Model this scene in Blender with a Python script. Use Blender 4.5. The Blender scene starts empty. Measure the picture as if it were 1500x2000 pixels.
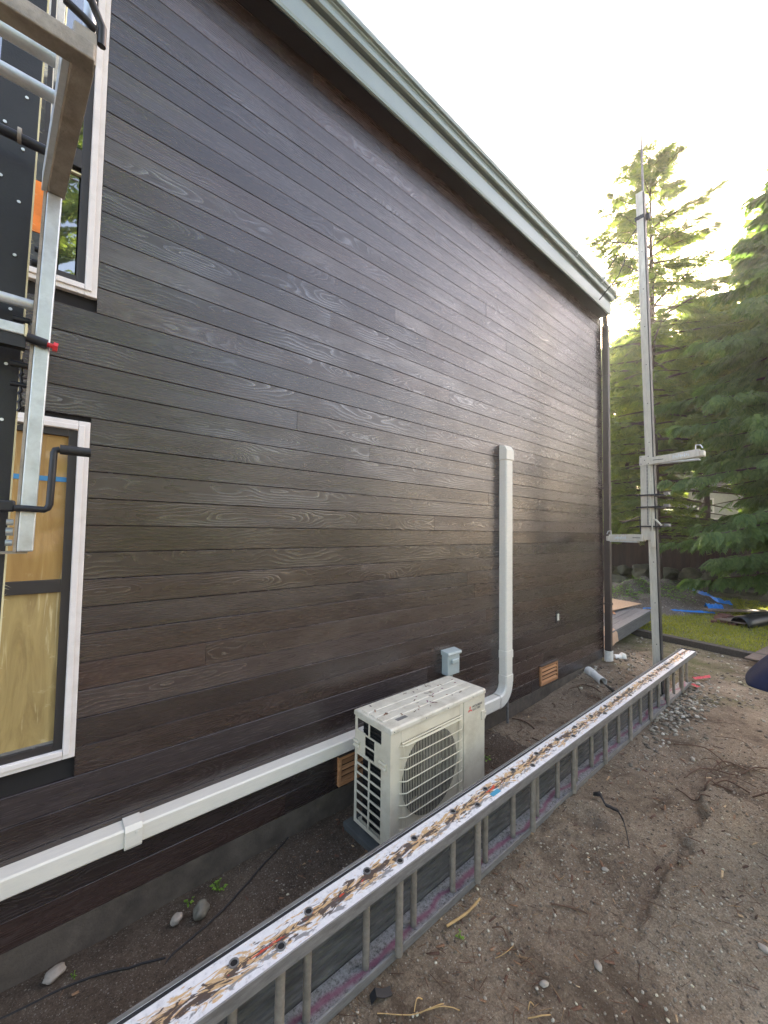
import bpy, bmesh, math, random
import numpy as np
from mathutils import Matrix, Vector, Euler, noise as mnoise

S = bpy.context.scene
COL = S.collection
R = math.radians
rnd = random.Random(7)
rng = np.random.default_rng(11)

# ------------------------------------------------------------------ camera
cam_d = bpy.data.cameras.new('camera')
cam = bpy.data.objects.new('camera', cam_d)
COL.objects.link(cam)
cam_d.sensor_fit = 'VERTICAL'
cam_d.sensor_height = 36.0
cam_d.lens = 775.0 / 2000.0 * 36.0
cam_d.clip_start = 0.02
cam_d.clip_end = 1500
M = Matrix(((0.7589371386, -0.0402530195, -0.6499185441),
            (-0.6509949264, -0.0241670324, -0.7586972785),
            (0.0148332538, 0.9988972164, -0.0445457699))).to_4x4()
M.translation = (0, -2.36, 1.95)
cam.matrix_world = M
S.camera = cam

# ------------------------------------------------------------------ world, sun, exposure
SUN = Vector((0.85824, 0.29103, 0.42275)).normalized()
EL = math.asin(SUN.z)
AZ = math.atan2(SUN.y, SUN.x)
W = bpy.data.worlds.new('World')
S.world = W
W.use_nodes = True
wn, wl = W.node_tree.nodes, W.node_tree.links
wn.clear()
w_out = wn.new('ShaderNodeOutputWorld')
w_bg = wn.new('ShaderNodeBackground')
w_sky = wn.new('ShaderNodeTexSky')
w_sky.sky_type = 'NISHITA'
w_sky.sun_disc = False
w_sky.sun_elevation = EL
w_sky.sun_rotation = math.pi / 2 - AZ
w_sky.air_density = 1.0
w_sky.dust_density = 4.0
w_sky.ozone_density = 1.0
w_bg.inputs['Strength'].default_value = 0.12
# bright hazy aureole that surrounds a low sun
w_tc = wn.new('ShaderNodeTexCoord')
w_dot = wn.new('ShaderNodeVectorMath'); w_dot.operation = 'DOT_PRODUCT'
w_nrm = wn.new('ShaderNodeVectorMath'); w_nrm.operation = 'NORMALIZE'
w_dot.inputs[1].default_value = SUN
wl.new(w_tc.outputs['Generated'], w_nrm.inputs[0])
wl.new(w_nrm.outputs[0], w_dot.inputs[0])
w_cl = wn.new('ShaderNodeMath'); w_cl.operation = 'MAXIMUM'; w_cl.inputs[1].default_value = 0.0
wl.new(w_dot.outputs['Value'], w_cl.inputs[0])
w_p = wn.new('ShaderNodeMath'); w_p.operation = 'POWER'; w_p.inputs[1].default_value = 1400.0
wl.new(w_cl.outputs[0], w_p.inputs[0])
w_mul = wn.new('ShaderNodeMath'); w_mul.operation = 'MULTIPLY'; w_mul.inputs[1].default_value = 420.0
wl.new(w_p.outputs[0], w_mul.inputs[0])
w_col = wn.new('ShaderNodeMix'); w_col.data_type = 'RGBA'; w_col.blend_type = 'ADD'
w_col.inputs['Factor'].default_value = 1.0
w_tint = wn.new('ShaderNodeVectorMath'); w_tint.operation = 'SCALE'
w_tint.inputs[0].default_value = (1.0, 0.74, 0.38)
wl.new(w_mul.outputs[0], w_tint.inputs['Scale'])
w_wb = wn.new('ShaderNodeMix'); w_wb.data_type = 'RGBA'; w_wb.blend_type = 'MULTIPLY'
w_wb.inputs['Factor'].default_value = 1.0
w_wb.inputs['B'].default_value = (1.17, 0.985, 0.865, 1)      # camera set for shade: warmer white
wl.new(w_sky.outputs[0], w_wb.inputs['A'])
wl.new(w_wb.outputs['Result'], w_col.inputs['A'])
wl.new(w_tint.outputs[0], w_col.inputs['B'])
wl.new(w_col.outputs['Result'], w_bg.inputs['Color'])
wl.new(w_bg.outputs[0], w_out.inputs[0])

sun_d = bpy.data.lights.new('sun', 'SUN')
sun_d.energy = 4.5
sun_d.angle = R(0.5)
sun_d.color = (1.0, 0.92, 0.78)
sun = bpy.data.objects.new('sun', sun_d)
COL.objects.link(sun)
sun.rotation_euler = SUN.to_track_quat('Z', 'Y').to_euler()
sun.location = (30, 10, 30)

S.view_settings.view_transform = 'Standard'
S.view_settings.look = 'None'
S.view_settings.gamma = 1.0
S.view_settings.use_curve_mapping = False
S.view_settings.exposure = 3.0
HAZE = .0013
S.cycles.max_bounces = 8
S.cycles.transparent_max_bounces = 8
S.cycles.use_denoising = True
S.cycles.denoising_prefilter = 'ACCURATE'
S.cycles.use_adaptive_sampling = False
S.cycles.sample_clamp_direct = 2.5
S.cycles.sample_clamp_indirect = 0.8

# ------------------------------------------------------------------ helpers
class MB:
    def __init__(s):
        s.v = []; s.f = []; s.mi = []
    def add(s, vs, fs, mi=0):
        o = len(s.v)
        s.v += [tuple(map(float, p)) for p in vs]
        s.f += [tuple(o + i for i in f) for f in fs]
        s.mi += [mi] * len(fs)
        return s
    def box(s, x0, x1, y0, y1, z0, z1, mi=0, mat=None):
        vs = [(x, y, z) for z in (z0, z1) for y in (y0, y1) for x in (x0, x1)]
        if mat is not None:
            vs = [mat @ Vector(p) for p in vs]
        return s.add(vs, [(0, 2, 3, 1), (4, 5, 7, 6), (0, 1, 5, 4), (1, 3, 7, 5), (3, 2, 6, 7), (2, 0, 4, 6)], mi)
    def prism(s, prof, axis, a0, a1, mi=0, mat=None):
        # prof: closed 2-D outline; axis 'x': (y,z), 'y': (x,z), 'z': (x,y)
        def P(u, v, a):
            p = (a, u, v) if axis == 'x' else ((u, a, v) if axis == 'y' else (u, v, a))
            return mat @ Vector(p) if mat is not None else p
        n = len(prof)
        vs = [P(u, v, a0) for u, v in prof] + [P(u, v, a1) for u, v in prof]
        fs = [(i, (i + 1) % n, n + (i + 1) % n, n + i) for i in range(n)]
        fs += [tuple(range(n))[::-1], tuple(range(n, 2 * n))]
        return s.add(vs, fs, mi)
    def tube(s, pts, r, n=8, caps=True, mi=0):
        pts = [Vector(p) for p in pts]
        rs = r if isinstance(r, (list, tuple)) else [r] * len(pts)
        ring = []
        up = None
        for i, p in enumerate(pts):
            a = pts[max(i - 1, 0)]; b = pts[min(i + 1, len(pts) - 1)]
            t = (b - a).normalized()
            if up is None:
                up = Vector((0, 0, 1)) if abs(t.z) < .9 else Vector((1, 0, 0))
            e1 = t.cross(up)
            if e1.length < 1e-6:
                e1 = t.orthogonal()
            e1.normalize(); e2 = e1.cross(t).normalized(); up = e2
            ring.append([p + rs[i] * (math.cos(2 * math.pi * k / n) * e1 + math.sin(2 * math.pi * k / n) * e2) for k in range(n)])
        vs = [q for rr in ring for q in rr]
        fs = []
        for i in range(len(pts) - 1):
            for k in range(n):
                fs.append((i * n + k, i * n + (k + 1) % n, (i + 1) * n + (k + 1) % n, (i + 1) * n + k))
        if caps:
            fs.append(tuple(range(n))[::-1]); fs.append(tuple(range((len(pts) - 1) * n, len(pts) * n)))
        return s.add(vs, fs, mi)
    def ring(s, c, ax, r0, r1, h, n=16, mi=0):
        # pipe-like ring (annulus with height h along ax)
        c = Vector(c); ax = Vector(ax).normalized()
        e1 = ax.orthogonal().normalized(); e2 = ax.cross(e1)
        vs = []
        for hh in (0, h):
            for rr in (r0, r1):
                for k in range(n):
                    a = 2 * math.pi * k / n
                    vs.append(c + ax * hh + rr * (math.cos(a) * e1 + math.sin(a) * e2))
        fs = []
        for k in range(n):
            j = (k + 1) % n
            fs += [(k, j, n + j, n + k), (2 * n + k, 3 * n + k, 3 * n + j, 2 * n + j), (n + k, n + j, 3 * n + j, 3 * n + k), (k, 2 * n + k, 2 * n + j, j)]
        return s.add(vs, fs, mi)
    def blob(s, c, r, sub=1, jit=.15, sc=(1, 1, 1), rot=None, seed=0, mi=0):
        bm = bmesh.new()
        bmesh.ops.create_icosphere(bm, subdivisions=sub, radius=1)
        vs = []
        for v in bm.verts:
            k = 1 + jit * mnoise.noise(v.co * 1.3 + Vector((seed * 3.7, seed * 1.3, seed)))* 1.6
            p = Vector((v.co.x * sc[0], v.co.y * sc[1], v.co.z * sc[2])) * r * k
            if rot is not None: p = rot @ p
            vs.append(p + Vector(c))
        fs = [tuple(l.vert.index for l in f.loops) for f in bm.faces]
        bm.free()
        return s.add(vs, fs, mi)
    def mesh(s, name, smooth=None):
        me = bpy.data.meshes.new(name)
        me.from_pydata(s.v, [], s.f)
        if any(s.mi):
            me.polygons.foreach_set('material_index', s.mi)
        bm = bmesh.new(); bm.from_mesh(me)
        bmesh.ops.recalc_face_normals(bm, faces=bm.faces)
        bm.to_mesh(me); bm.free()
        if smooth is not None:
            me.polygons.foreach_set('use_smooth', [True] * len(me.polygons))
            me.set_sharp_from_angle(angle=R(smooth))
        me.update()
        return me

def put(name, me, mats, parent=None, bevel=0.0, seg=2, loc=None):
    o = bpy.data.objects.new(name, me)
    if mats is not None and len(me.materials) == 0:
        for m in (mats if isinstance(mats, (list, tuple)) else [mats]):
            me.materials.append(m)
    COL.objects.link(o)
    if loc is not None:
        o.location = loc
    if parent is not None:
        o.parent = parent
        # parts are written in world coordinates: undo the parent's own placement
        t = Matrix.Identity(4); q = parent
        acc = Matrix.Identity(4)
        while q is not None:
            acc = q.matrix_basis.copy() if q.parent is None else q.matrix_basis
            t = (q.matrix_parent_inverse @ q.matrix_basis) @ t if q.parent is not None else q.matrix_basis @ t
            q = q.parent
        o.matrix_parent_inverse = t.inverted()
    if bevel:
        b = o.modifiers.new('bevel', 'BEVEL')
        b.width = bevel; b.segments = seg; b.limit_method = 'ANGLE'; b.angle_limit = R(40)
        b.harden_normals = False
    return o

def part(name, mb, mats, parent=None, bevel=0.0, smooth=None, seg=2):
    return put(name, mb.mesh(name, smooth), mats, parent, bevel, seg)

def thing(name, label, cat, loc=(0, 0, 0), group=None):
    o = bpy.data.objects.new(name, None)
    o.empty_display_size = .1
    COL.objects.link(o)
    o.location = loc
    o['label'] = label; o['category'] = cat
    if group: o['group'] = group
    return o

def tag(o, label, cat, group=None):
    o['label'] = label; o['category'] = cat
    if group: o['group'] = group
    return o

def kind(o, k='structure', label=None, cat=None):
    o['kind'] = k
    if label: o['label'] = label
    if cat: o['category'] = cat
    return o

def rotz(a): return Matrix.Rotation(a, 4, 'Z')
def T(x, y, z): return Matrix.Translation((x, y, z))

def sm(a, b, x):
    t = np.clip((np.asarray(x, float) - a) / (b - a), 0, 1)
    return t * t * (3 - 2 * t)

# value noise on numpy arrays
_perm = rng.random((256, 256))
def vnoise(x, y):
    x = np.asarray(x, float); y = np.asarray(y, float)
    xi = np.floor(x).astype(int); yi = np.floor(y).astype(int)
    fx = x - xi; fy = y - yi
    fx = fx * fx * (3 - 2 * fx); fy = fy * fy * (3 - 2 * fy)
    g = lambda a, b: _perm[a & 255, b & 255]
    return (g(xi, yi) * (1 - fx) + g(xi + 1, yi) * fx) * (1 - fy) + (g(xi, yi + 1) * (1 - fx) + g(xi + 1, yi + 1) * fx) * fy - .5
def fbm(x, y, o=4):
    t = 0; a = 1; f = 1
    for i in range(o):
        t = t + a * vnoise(x * f + 17.3 * i, y * f + 5.1 * i); a *= .5; f *= 2.1
    return t

# ------------------------------------------------------------------ materials
def mat(name):
    m = bpy.data.materials.new(name); m.use_nodes = True
    return m, m.node_tree.nodes, m.node_tree.links, m.node_tree.nodes['Principled BSDF']

def N(nodes, typ, **kw):
    n = nodes.new(typ)
    for k, v in kw.items():
        if k in n.inputs: n.inputs[k].default_value = v
        else: setattr(n, k, v)
    return n

def ramp(nodes, stops):
    r = nodes.new('ShaderNodeValToRGB')
    e = r.color_ramp.elements
    while len(e) < len(stops): e.new(.5)
    for i, (p, c) in enumerate(stops):
        e[i].position = p
        e[i].color = (*c, 1) if len(c) == 3 else c
    return r

def coords(nodes, links, scale=(1, 1, 1), kindc='Object', rand=0.0):
    tc = nodes.new('ShaderNodeTexCoord')
    mp = nodes.new('ShaderNodeMapping'); mp.inputs['Scale'].default_value = scale
    links.new(tc.outputs[kindc], mp.inputs['Vector'])
    if rand:
        oi = nodes.new('ShaderNodeObjectInfo')
        m = N(nodes, 'ShaderNodeMath', operation='MULTIPLY'); m.inputs[1].default_value = rand
        links.new(oi.outputs['Random'], m.inputs[0])
        c = nodes.new('ShaderNodeCombineXYZ')
        for i in range(3): links.new(m.outputs[0], c.inputs[i])
        links.new(c.outputs[0], mp.inputs['Location'])
    return mp

def simple(name, col, rough=.5, metal=0.0, var=.12, scale=8.0, bump=.0, bscale=120.0, spec=.5, dirt=None, dirt_amt=.5, dirt_scale=6.0, stretch=(1, 1, 1)):
    """painted / plain surface with mottling, fine relief and optional dirt patches"""
    m, n, l, b = mat(name)
    mp = coords(n, l, stretch)
    t = N(n, 'ShaderNodeTexNoise', Scale=scale, Detail=6.0, Roughness=.6)
    l.new(mp.outputs[0], t.inputs['Vector'])
    r = ramp(n, [(.3, tuple(c * (1 - var) for c in col)), (.7, tuple(min(1, c * (1 + var)) for c in col))])
    l.new(t.outputs['Fac'], r.inputs[0])
    src = r.outputs[0]
    if dirt:
        t2 = N(n, 'ShaderNodeTexNoise', Scale=dirt_scale, Detail=9.0, Roughness=.7)
        l.new(mp.outputs[0], t2.inputs['Vector'])
        rr = ramp(n, [(.48, (0, 0, 0)), (.72, (dirt_amt,) * 3)])
        l.new(t2.outputs['Fac'], rr.inputs[0])
        mx = N(n, 'ShaderNodeMix', data_type='RGBA')
        mx.inputs['B'].default_value = (*dirt, 1)
        l.new(rr.outputs[0], mx.inputs['Factor']); l.new(src, mx.inputs['A'])
        src = mx.outputs['Result']
    l.new(src, b.inputs['Base Color'])
    rg = N(n, 'ShaderNodeMapRange'); rg.inputs['To Min'].default_value = max(.05, rough - .1); rg.inputs['To Max'].default_value = min(1, rough + .12)
    l.new(t.outputs['Fac'], rg.inputs['Value']); l.new(rg.outputs[0], b.inputs['Roughness'])
    b.inputs['Metallic'].default_value = metal
    b.inputs['Specular IOR Level'].default_value = spec
    if bump:
        t3 = N(n, 'ShaderNodeTexNoise', Scale=bscale, Detail=5.0, Roughness=.65)
        l.new(mp.outputs[0], t3.inputs['Vector'])
        bp = N(n, 'ShaderNodeBump', Strength=bump, Distance=.01)
        l.new(t3.outputs['Fac'], bp.inputs['Height']); l.new(bp.outputs[0], b.inputs['Normal'])
    return m

def board_material():
    """dark brushed cedar siding: growth rings of a flat-sawn board, own tone per board"""
    m, n, l, b = mat('charred_cedar_board')
    tc = n.new('ShaderNodeTexCoord'); oi = n.new('ShaderNodeObjectInfo')
    sx = n.new('ShaderNodeSeparateXYZ'); l.new(tc.outputs['Object'], sx.inputs[0])
    def mth(op, a, c=None, clamp=False):
        k = N(n, 'ShaderNodeMath', operation=op); k.use_clamp = clamp
        for i, q in enumerate((a, c)):
            if q is None: continue
            if isinstance(q, (int, float)): k.inputs[i].default_value = q
            else: l.new(q, k.inputs[i])
        return k.outputs[0]
    rv = oi.outputs['Random']
    wn_ = N(n, 'ShaderNodeTexWhiteNoise', noise_dimensions='1D'); l.new(rv, wn_.inputs['W'])
    sc = n.new('ShaderNodeSeparateColor'); l.new(wn_.outputs['Color'], sc.inputs[0])
    r1, r2, r3 = sc.outputs[0], sc.outputs[1], sc.outputs[2]
    x, z = sx.outputs[0], sx.outputs[2]
    # slow wander of the pith distance along the board
    cx = n.new('ShaderNodeCombineXYZ')
    l.new(mth('MULTIPLY', x, .85), cx.inputs[0]); l.new(mth('MULTIPLY', rv, 61.0), cx.inputs[1]); l.new(mth('MULTIPLY', z, 2.2), cx.inputs[2])
    n1 = N(n, 'ShaderNodeTexNoise', Scale=1.0, Detail=3.0, Roughness=.55); l.new(cx.outputs[0], n1.inputs['Vector'])
    # fine waviness
    cx2 = n.new('ShaderNodeCombineXYZ')
    l.new(mth('MULTIPLY', x, 7.0), cx2.inputs[0]); l.new(mth('MULTIPLY', rv, 37.0), cx2.inputs[1]); l.new(mth('MULTIPLY', z, 16.0), cx2.inputs[2])
    n2 = N(n, 'ShaderNodeTexNoise', Scale=1.0, Detail=3.0, Roughness=.5); l.new(cx2.outputs[0], n2.inputs['Vector'])
    d = mth('ADD', mth('MULTIPLY', mth('SUBTRACT', n1.outputs['Fac'], .5), .42), mth('MULTIPLY', mth('SUBTRACT', r1, .45), .12))
    a = mth('MULTIPLY', mth('SUBTRACT', r2, .5), .11)
    zz = mth('ADD', z, a)
    Rr = mth('SQRT', mth('ADD', mth('MULTIPLY', zz, zz), mth('MULTIPLY', d, d)))
    Rr = mth('ADD', Rr, mth('MULTIPLY', mth('SUBTRACT', n2.outputs['Fac'], .5), mth('MULTIPLY', r3, .020)))
    freq = mth('ADD', 62.0, mth('MULTIPLY', r2, 50.0))
    fr = mth('FRACT', mth('MULTIPLY', Rr, freq))
    late = mth('POWER', fr, 3.0)                       # narrow latewood line at the end of each ring
    fade = mth('SUBTRACT', 1.0, mth('MULTIPLY', mth('GREATER_THAN', fr, .93), .6))
    late = mth('MULTIPLY', late, fade)
    # fine fibre
    cx3 = n.new('ShaderNodeCombineXYZ')
    l.new(mth('MULTIPLY', x, 6.0), cx3.inputs[0]); l.new(mth('MULTIPLY', rv, 91.0), cx3.inputs[1]); l.new(mth('MULTIPLY', z, 330.0), cx3.inputs[2])
    n3 = N(n, 'ShaderNodeTexNoise', Scale=1.0, Detail=3.0, Roughness=.6); l.new(cx3.outputs[0], n3.inputs['Vector'])
    # stretches where ring ridges are paler: part grain, part sky sheen put into colour
    cx4 = n.new('ShaderNodeCombineXYZ')
    l.new(mth('MULTIPLY', x, 1.7), cx4.inputs[0]); l.new(mth('MULTIPLY', rv, 23.0), cx4.inputs[1]); l.new(mth('MULTIPLY', z, 5.0), cx4.inputs[2])
    n4 = N(n, 'ShaderNodeTexNoise', Scale=1.0, Detail=4.0, Roughness=.6); l.new(cx4.outputs[0], n4.inputs['Vector'])
    pale = mth('MULTIPLY', mth('MULTIPLY', mth('SUBTRACT', n4.outputs['Fac'], .44), 3.6, True), mth('ADD', .15, r3), True)
    tone = ramp(n, [(0, (.026, .0172, .0150)), (.35, (.042, .0262, .0212)), (.6, (.032, .0242, .0232)), (.8, (.052, .0290, .0222)), (1, (.048, .0385, .038))])
    l.new(rv, tone.inputs[0])
    v1 = N(n, 'ShaderNodeMix', data_type='RGBA', blend_type='MULTIPLY'); v1.inputs['Factor'].default_value = 1
    fib = ramp(n, [(.3, (.62,) * 3), (.72, (1.30,) * 3)])
    l.new(n3.outputs['Fac'], fib.inputs[0]); l.new(tone.outputs[0], v1.inputs['A']); l.new(fib.outputs[0], v1.inputs['B'])
    v2 = N(n, 'ShaderNodeMix', data_type='RGBA')
    v2.inputs['B'].default_value = (.13, .118, .112, 1)
    l.new(mth('MULTIPLY', mth('MULTIPLY', late, pale), mth('ADD', .30, mth('MULTIPLY', r2, .65))), v2.inputs['Factor'])
    l.new(v1.outputs['Result'], v2.inputs['A'])
    l.new(v2.outputs['Result'], b.inputs['Base Color'])
    rr = mth('ADD', .29, mth('MULTIPLY', late, -.09))
    rr = mth('ADD', rr, mth('MULTIPLY', mth('SUBTRACT', n3.outputs['Fac'], .5), .25))
    rr = mth('ADD', rr, mth('MULTIPLY', mth('SUBTRACT', r3, .5), .08))
    l.new(rr, b.inputs['Roughness'])
    l.new(mth('ADD', .92, mth('MULTIPLY', mth('MULTIPLY', late, pale), 2.2)), b.inputs['Specular IOR Level'])
    hgt = mth('ADD', mth('MULTIPLY', late, .8), mth('MULTIPLY', n3.outputs['Fac'], .7))
    bp = N(n, 'ShaderNodeBump', Strength=.36, Distance=.0016)
    l.new(hgt, bp.inputs['Height']); l.new(bp.outputs[0], b.inputs['Normal'])
    return m

def ground_material(name, dark, mid, light, speck=.55, sscale=95.0, moss=False):
    m, n, l, b = mat(name)
    mp = coords(n, l)
    t1 = N(n, 'ShaderNodeTexNoise', Scale=1.6, Detail=6.0, Roughness=.65)
    t2 = N(n, 'ShaderNodeTexNoise', Scale=24.0, Detail=8.0, Roughness=.75)
    t3 = N(n, 'ShaderNodeTexNoise', Scale=110.0, Detail=6.0, Roughness=.85)
    vo = N(n, 'ShaderNodeTexVoronoi', Scale=sscale, Randomness=1.0)
    vo2 = N(n, 'ShaderNodeTexVoronoi', Scale=sscale * 2.3, Randomness=1.0)
    for t in (t1, t2, t3, vo, vo2): l.new(mp.outputs[0], t.inputs['Vector'])
    mixv = N(n, 'ShaderNodeMath', operation='ADD')
    h1 = N(n, 'ShaderNodeMath', operation='MULTIPLY'); h1.inputs[1].default_value = .45
    h2 = N(n, 'ShaderNodeMath', operation='MULTIPLY'); h2.inputs[1].default_value = .55
    l.new(t1.outputs['Fac'], h1.inputs[0]); l.new(t2.outputs['Fac'], h2.inputs[0])
    l.new(h1.outputs[0], mixv.inputs[0]); l.new(h2.outputs[0], mixv.inputs[1])
    r = ramp(n, [(.34, dark), (.5, mid), (.68, light)])
    l.new(mixv.outputs[0], r.inputs[0])
    g = ramp(n, [(.34, (.42,) * 3), (.66, (1.5,) * 3)])
    l.new(t3.outputs['Fac'], g.inputs[0])
    mu = N(n, 'ShaderNodeMix', data_type='RGBA', blend_type='MULTIPLY'); mu.inputs['Factor'].default_value = 1
    l.new(r.outputs[0], mu.inputs['A']); l.new(g.outputs[0], mu.inputs['B'])
    src = mu.outputs['Result']
    # mineral grains: a share of the cells is a pale or a dark stone
    for v, lim, share in ((vo, .36, .10), (vo2, .42, .13)):
        sep = n.new('ShaderNodeSeparateColor'); l.new(v.outputs['Color'], sep.inputs[0])
        lt = N(n, 'ShaderNodeMath', operation='LESS_THAN'); lt.inputs[1].default_value = lim
        l.new(v.outputs['Distance'], lt.inputs[0])
        pk = N(n, 'ShaderNodeMath', operation='LESS_THAN'); pk.inputs[1].default_value = share
        l.new(sep.outputs[0], pk.inputs[0])
        fm = N(n, 'ShaderNodeMath', operation='MULTIPLY'); l.new(lt.outputs[0], fm.inputs[0]); l.new(pk.outputs[0], fm.inputs[1])
        fs = N(n, 'ShaderNodeMath', operation='MULTIPLY'); fs.inputs[1].default_value = speck; l.new(fm.outputs[0], fs.inputs[0])
        gc = ramp(n, [(0, (.16, .14, .12)), (.5, (.34, .32, .28)), (1, (.5, .46, .36))])
        l.new(sep.outputs[1], gc.inputs[0])
        mx = N(n, 'ShaderNodeMix', data_type='RGBA')
        l.new(fs.outputs[0], mx.inputs['Factor']); l.new(src, mx.inputs['A']); l.new(gc.outputs[0], mx.inputs['B'])
        src = mx.outputs['Result']
    if moss:
        # damp patches of rotted litter
        t6 = N(n, 'ShaderNodeTexNoise', Scale=2.1, Detail=9.0, Roughness=.68, Distortion=.5); l.new(mp.outputs[0], t6.inputs['Vector'])
        r6 = ramp(n, [(.50, (0, 0, 0)), (.64, (.72,) * 3)]); l.new(t6.outputs['Fac'], r6.inputs[0])
        mx = N(n, 'ShaderNodeMix', data_type='RGBA'); mx.inputs['B'].default_value = (.062, .040, .024, 1)
        l.new(r6.outputs[0], mx.inputs['Factor']); l.new(src, mx.inputs['A']); src = mx.outputs['Result']
        t5 = N(n, 'ShaderNodeTexNoise', Scale=.9, Detail=8.0, Roughness=.7); l.new(mp.outputs[0], t5.inputs['Vector'])
        sx = n.new('ShaderNodeSeparateXYZ'); l.new(mp.outputs[0], sx.inputs[0])
        mr = N(n, 'ShaderNodeMapRange'); mr.inputs['From Min'].default_value = 4.6; mr.inputs['From Max'].default_value = 8.5
        mr.inputs['To Min'].default_value = -.14; mr.inputs['To Max'].default_value = .12
        l.new(sx.outputs[0], mr.inputs['Value'])
        ad = N(n, 'ShaderNodeMath', operation='ADD'); l.new(t5.outputs['Fac'], ad.inputs[0]); l.new(mr.outputs[0], ad.inputs[1])
        rm = ramp(n, [(.5, (0, 0, 0)), (.66, (.75,) * 3)]); l.new(ad.outputs[0], rm.inputs[0])
        mx = N(n, 'ShaderNodeMix', data_type='RGBA'); mx.inputs['B'].default_value = (.075, .085, .018, 1)
        l.new(rm.outputs[0], mx.inputs['Factor']); l.new(src, mx.inputs['A']); src = mx.outputs['Result']
    l.new(src, b.inputs['Base Color'])
    b.inputs['Roughness'].default_value = .95
    b.inputs['Specular IOR Level'].default_value = .25
    hs = N(n, 'ShaderNodeMath', operation='ADD'); l.new(t2.outputs['Fac'], hs.inputs[0]); l.new(t3.outputs['Fac'], hs.inputs[1])
    bp = N(n, 'ShaderNodeBump', Strength=.9, Distance=.012)
    l.new(hs.outputs[0], bp.inputs['Height']); l.new(bp.outputs[0], b.inputs['Normal'])
    return m

def leaf_material(name, c0, c1, trans=.45):
    m, n, l, b = mat(name)
    out = n['Material Output']
    ge = n.new('ShaderNodeNewGeometry')
    mp = coords(n, l)
    t = N(n, 'ShaderNodeTexNoise', Scale=.9, Detail=4.0); l.new(mp.outputs[0], t.inputs['Vector'])
    a = N(n, 'ShaderNodeMath', operation='ADD'); l.new(ge.outputs['Random Per Island'], a.inputs[0]); l.new(t.outputs['Fac'], a.inputs[1])
    h = N(n, 'ShaderNodeMath', operation='MULTIPLY'); h.inputs[1].default_value = .5; l.new(a.outputs[0], h.inputs[0])
    r = ramp(n, [(.2, c0), (.8, c1)]); l.new(h.outputs[0], r.inputs[0])
    l.new(r.outputs[0], b.inputs['Base Color'])
    b.inputs['Roughness'].default_value = .5
    b.inputs['Specular IOR Level'].default_value = .3
    tr = n.new('ShaderNodeBsdfTranslucent')
    br = N(n, 'ShaderNodeMix', data_type='RGBA', blend_type='MULTIPLY'); br.inputs['Factor'].default_value = 1
    br.inputs['B'].default_value = (1.75, 1.9, .75, 1); l.new(r.outputs[0], br.inputs['A'])
    l.new(br.outputs['Result'], tr.inputs['Color'])
    mx = n.new('ShaderNodeMixShader'); mx.inputs[0].default_value = trans
    l.new(b.outputs[0], mx.inputs[1]); l.new(tr.outputs[0], mx.inputs[2]); l.new(mx.outputs[0], out.inputs['Surface'])
    return m

def plank_wood(name, c0, c1, scale=(1.2, 14, 14), rough=.8, bump=.4):
    m, n, l, b = mat(name)
    mp = coords(n, l, scale, rand=30.0)
    t = N(n, 'ShaderNodeTexNoise', Scale=3.0, Detail=8.0, Roughness=.65); l.new(mp.outputs[0], t.inputs['Vector'])
    oi = n.new('ShaderNodeObjectInfo')
    r = ramp(n, [(.3, c0), (.7, c1)]); l.new(t.outputs['Fac'], r.inputs[0])
    mr = N(n, 'ShaderNodeMapRange'); mr.inputs['To Min'].default_value = .75; mr.inputs['To Max'].default_value = 1.25
    l.new(oi.outputs['Random'], mr.inputs['Value'])
    mu = N(n, 'ShaderNodeMix', data_type='RGBA', blend_type='MULTIPLY'); mu.inputs['Factor'].default_value = 1
    l.new(r.outputs[0], mu.inputs['A']); l.new(mr.outputs[0], mu.inputs['B'])
    l.new(mu.outputs['Result'], b.inputs['Base Color'])
    b.inputs['Roughness'].default_value = rough
    bp = N(n, 'ShaderNodeBump', Strength=bump, Distance=.004); l.new(t.outputs['Fac'], bp.inputs['Height']); l.new(bp.outputs[0], b.inputs['Normal'])
    return m

def glass_material(name, col=(.02, .022, .022), rough=.02):
    m, n, l, b = mat(name)
    b.inputs['Base Color'].default_value = (*col, 1)
    b.inputs['Roughness'].default_value = rough
    b.inputs['IOR'].default_value = 4.2
    mp = coords(n, l, (1, 1, 1))
    t = N(n, 'ShaderNodeTexNoise', Scale=2.2, Detail=1.0); l.new(mp.outputs[0], t.inputs['Vector'])
    bp = N(n, 'ShaderNodeBump', Strength=.12, Distance=.02); l.new(t.outputs['Fac'], bp.inputs['Height']); l.new(bp.outputs[0], b.inputs['Normal'])
    return m

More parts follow.
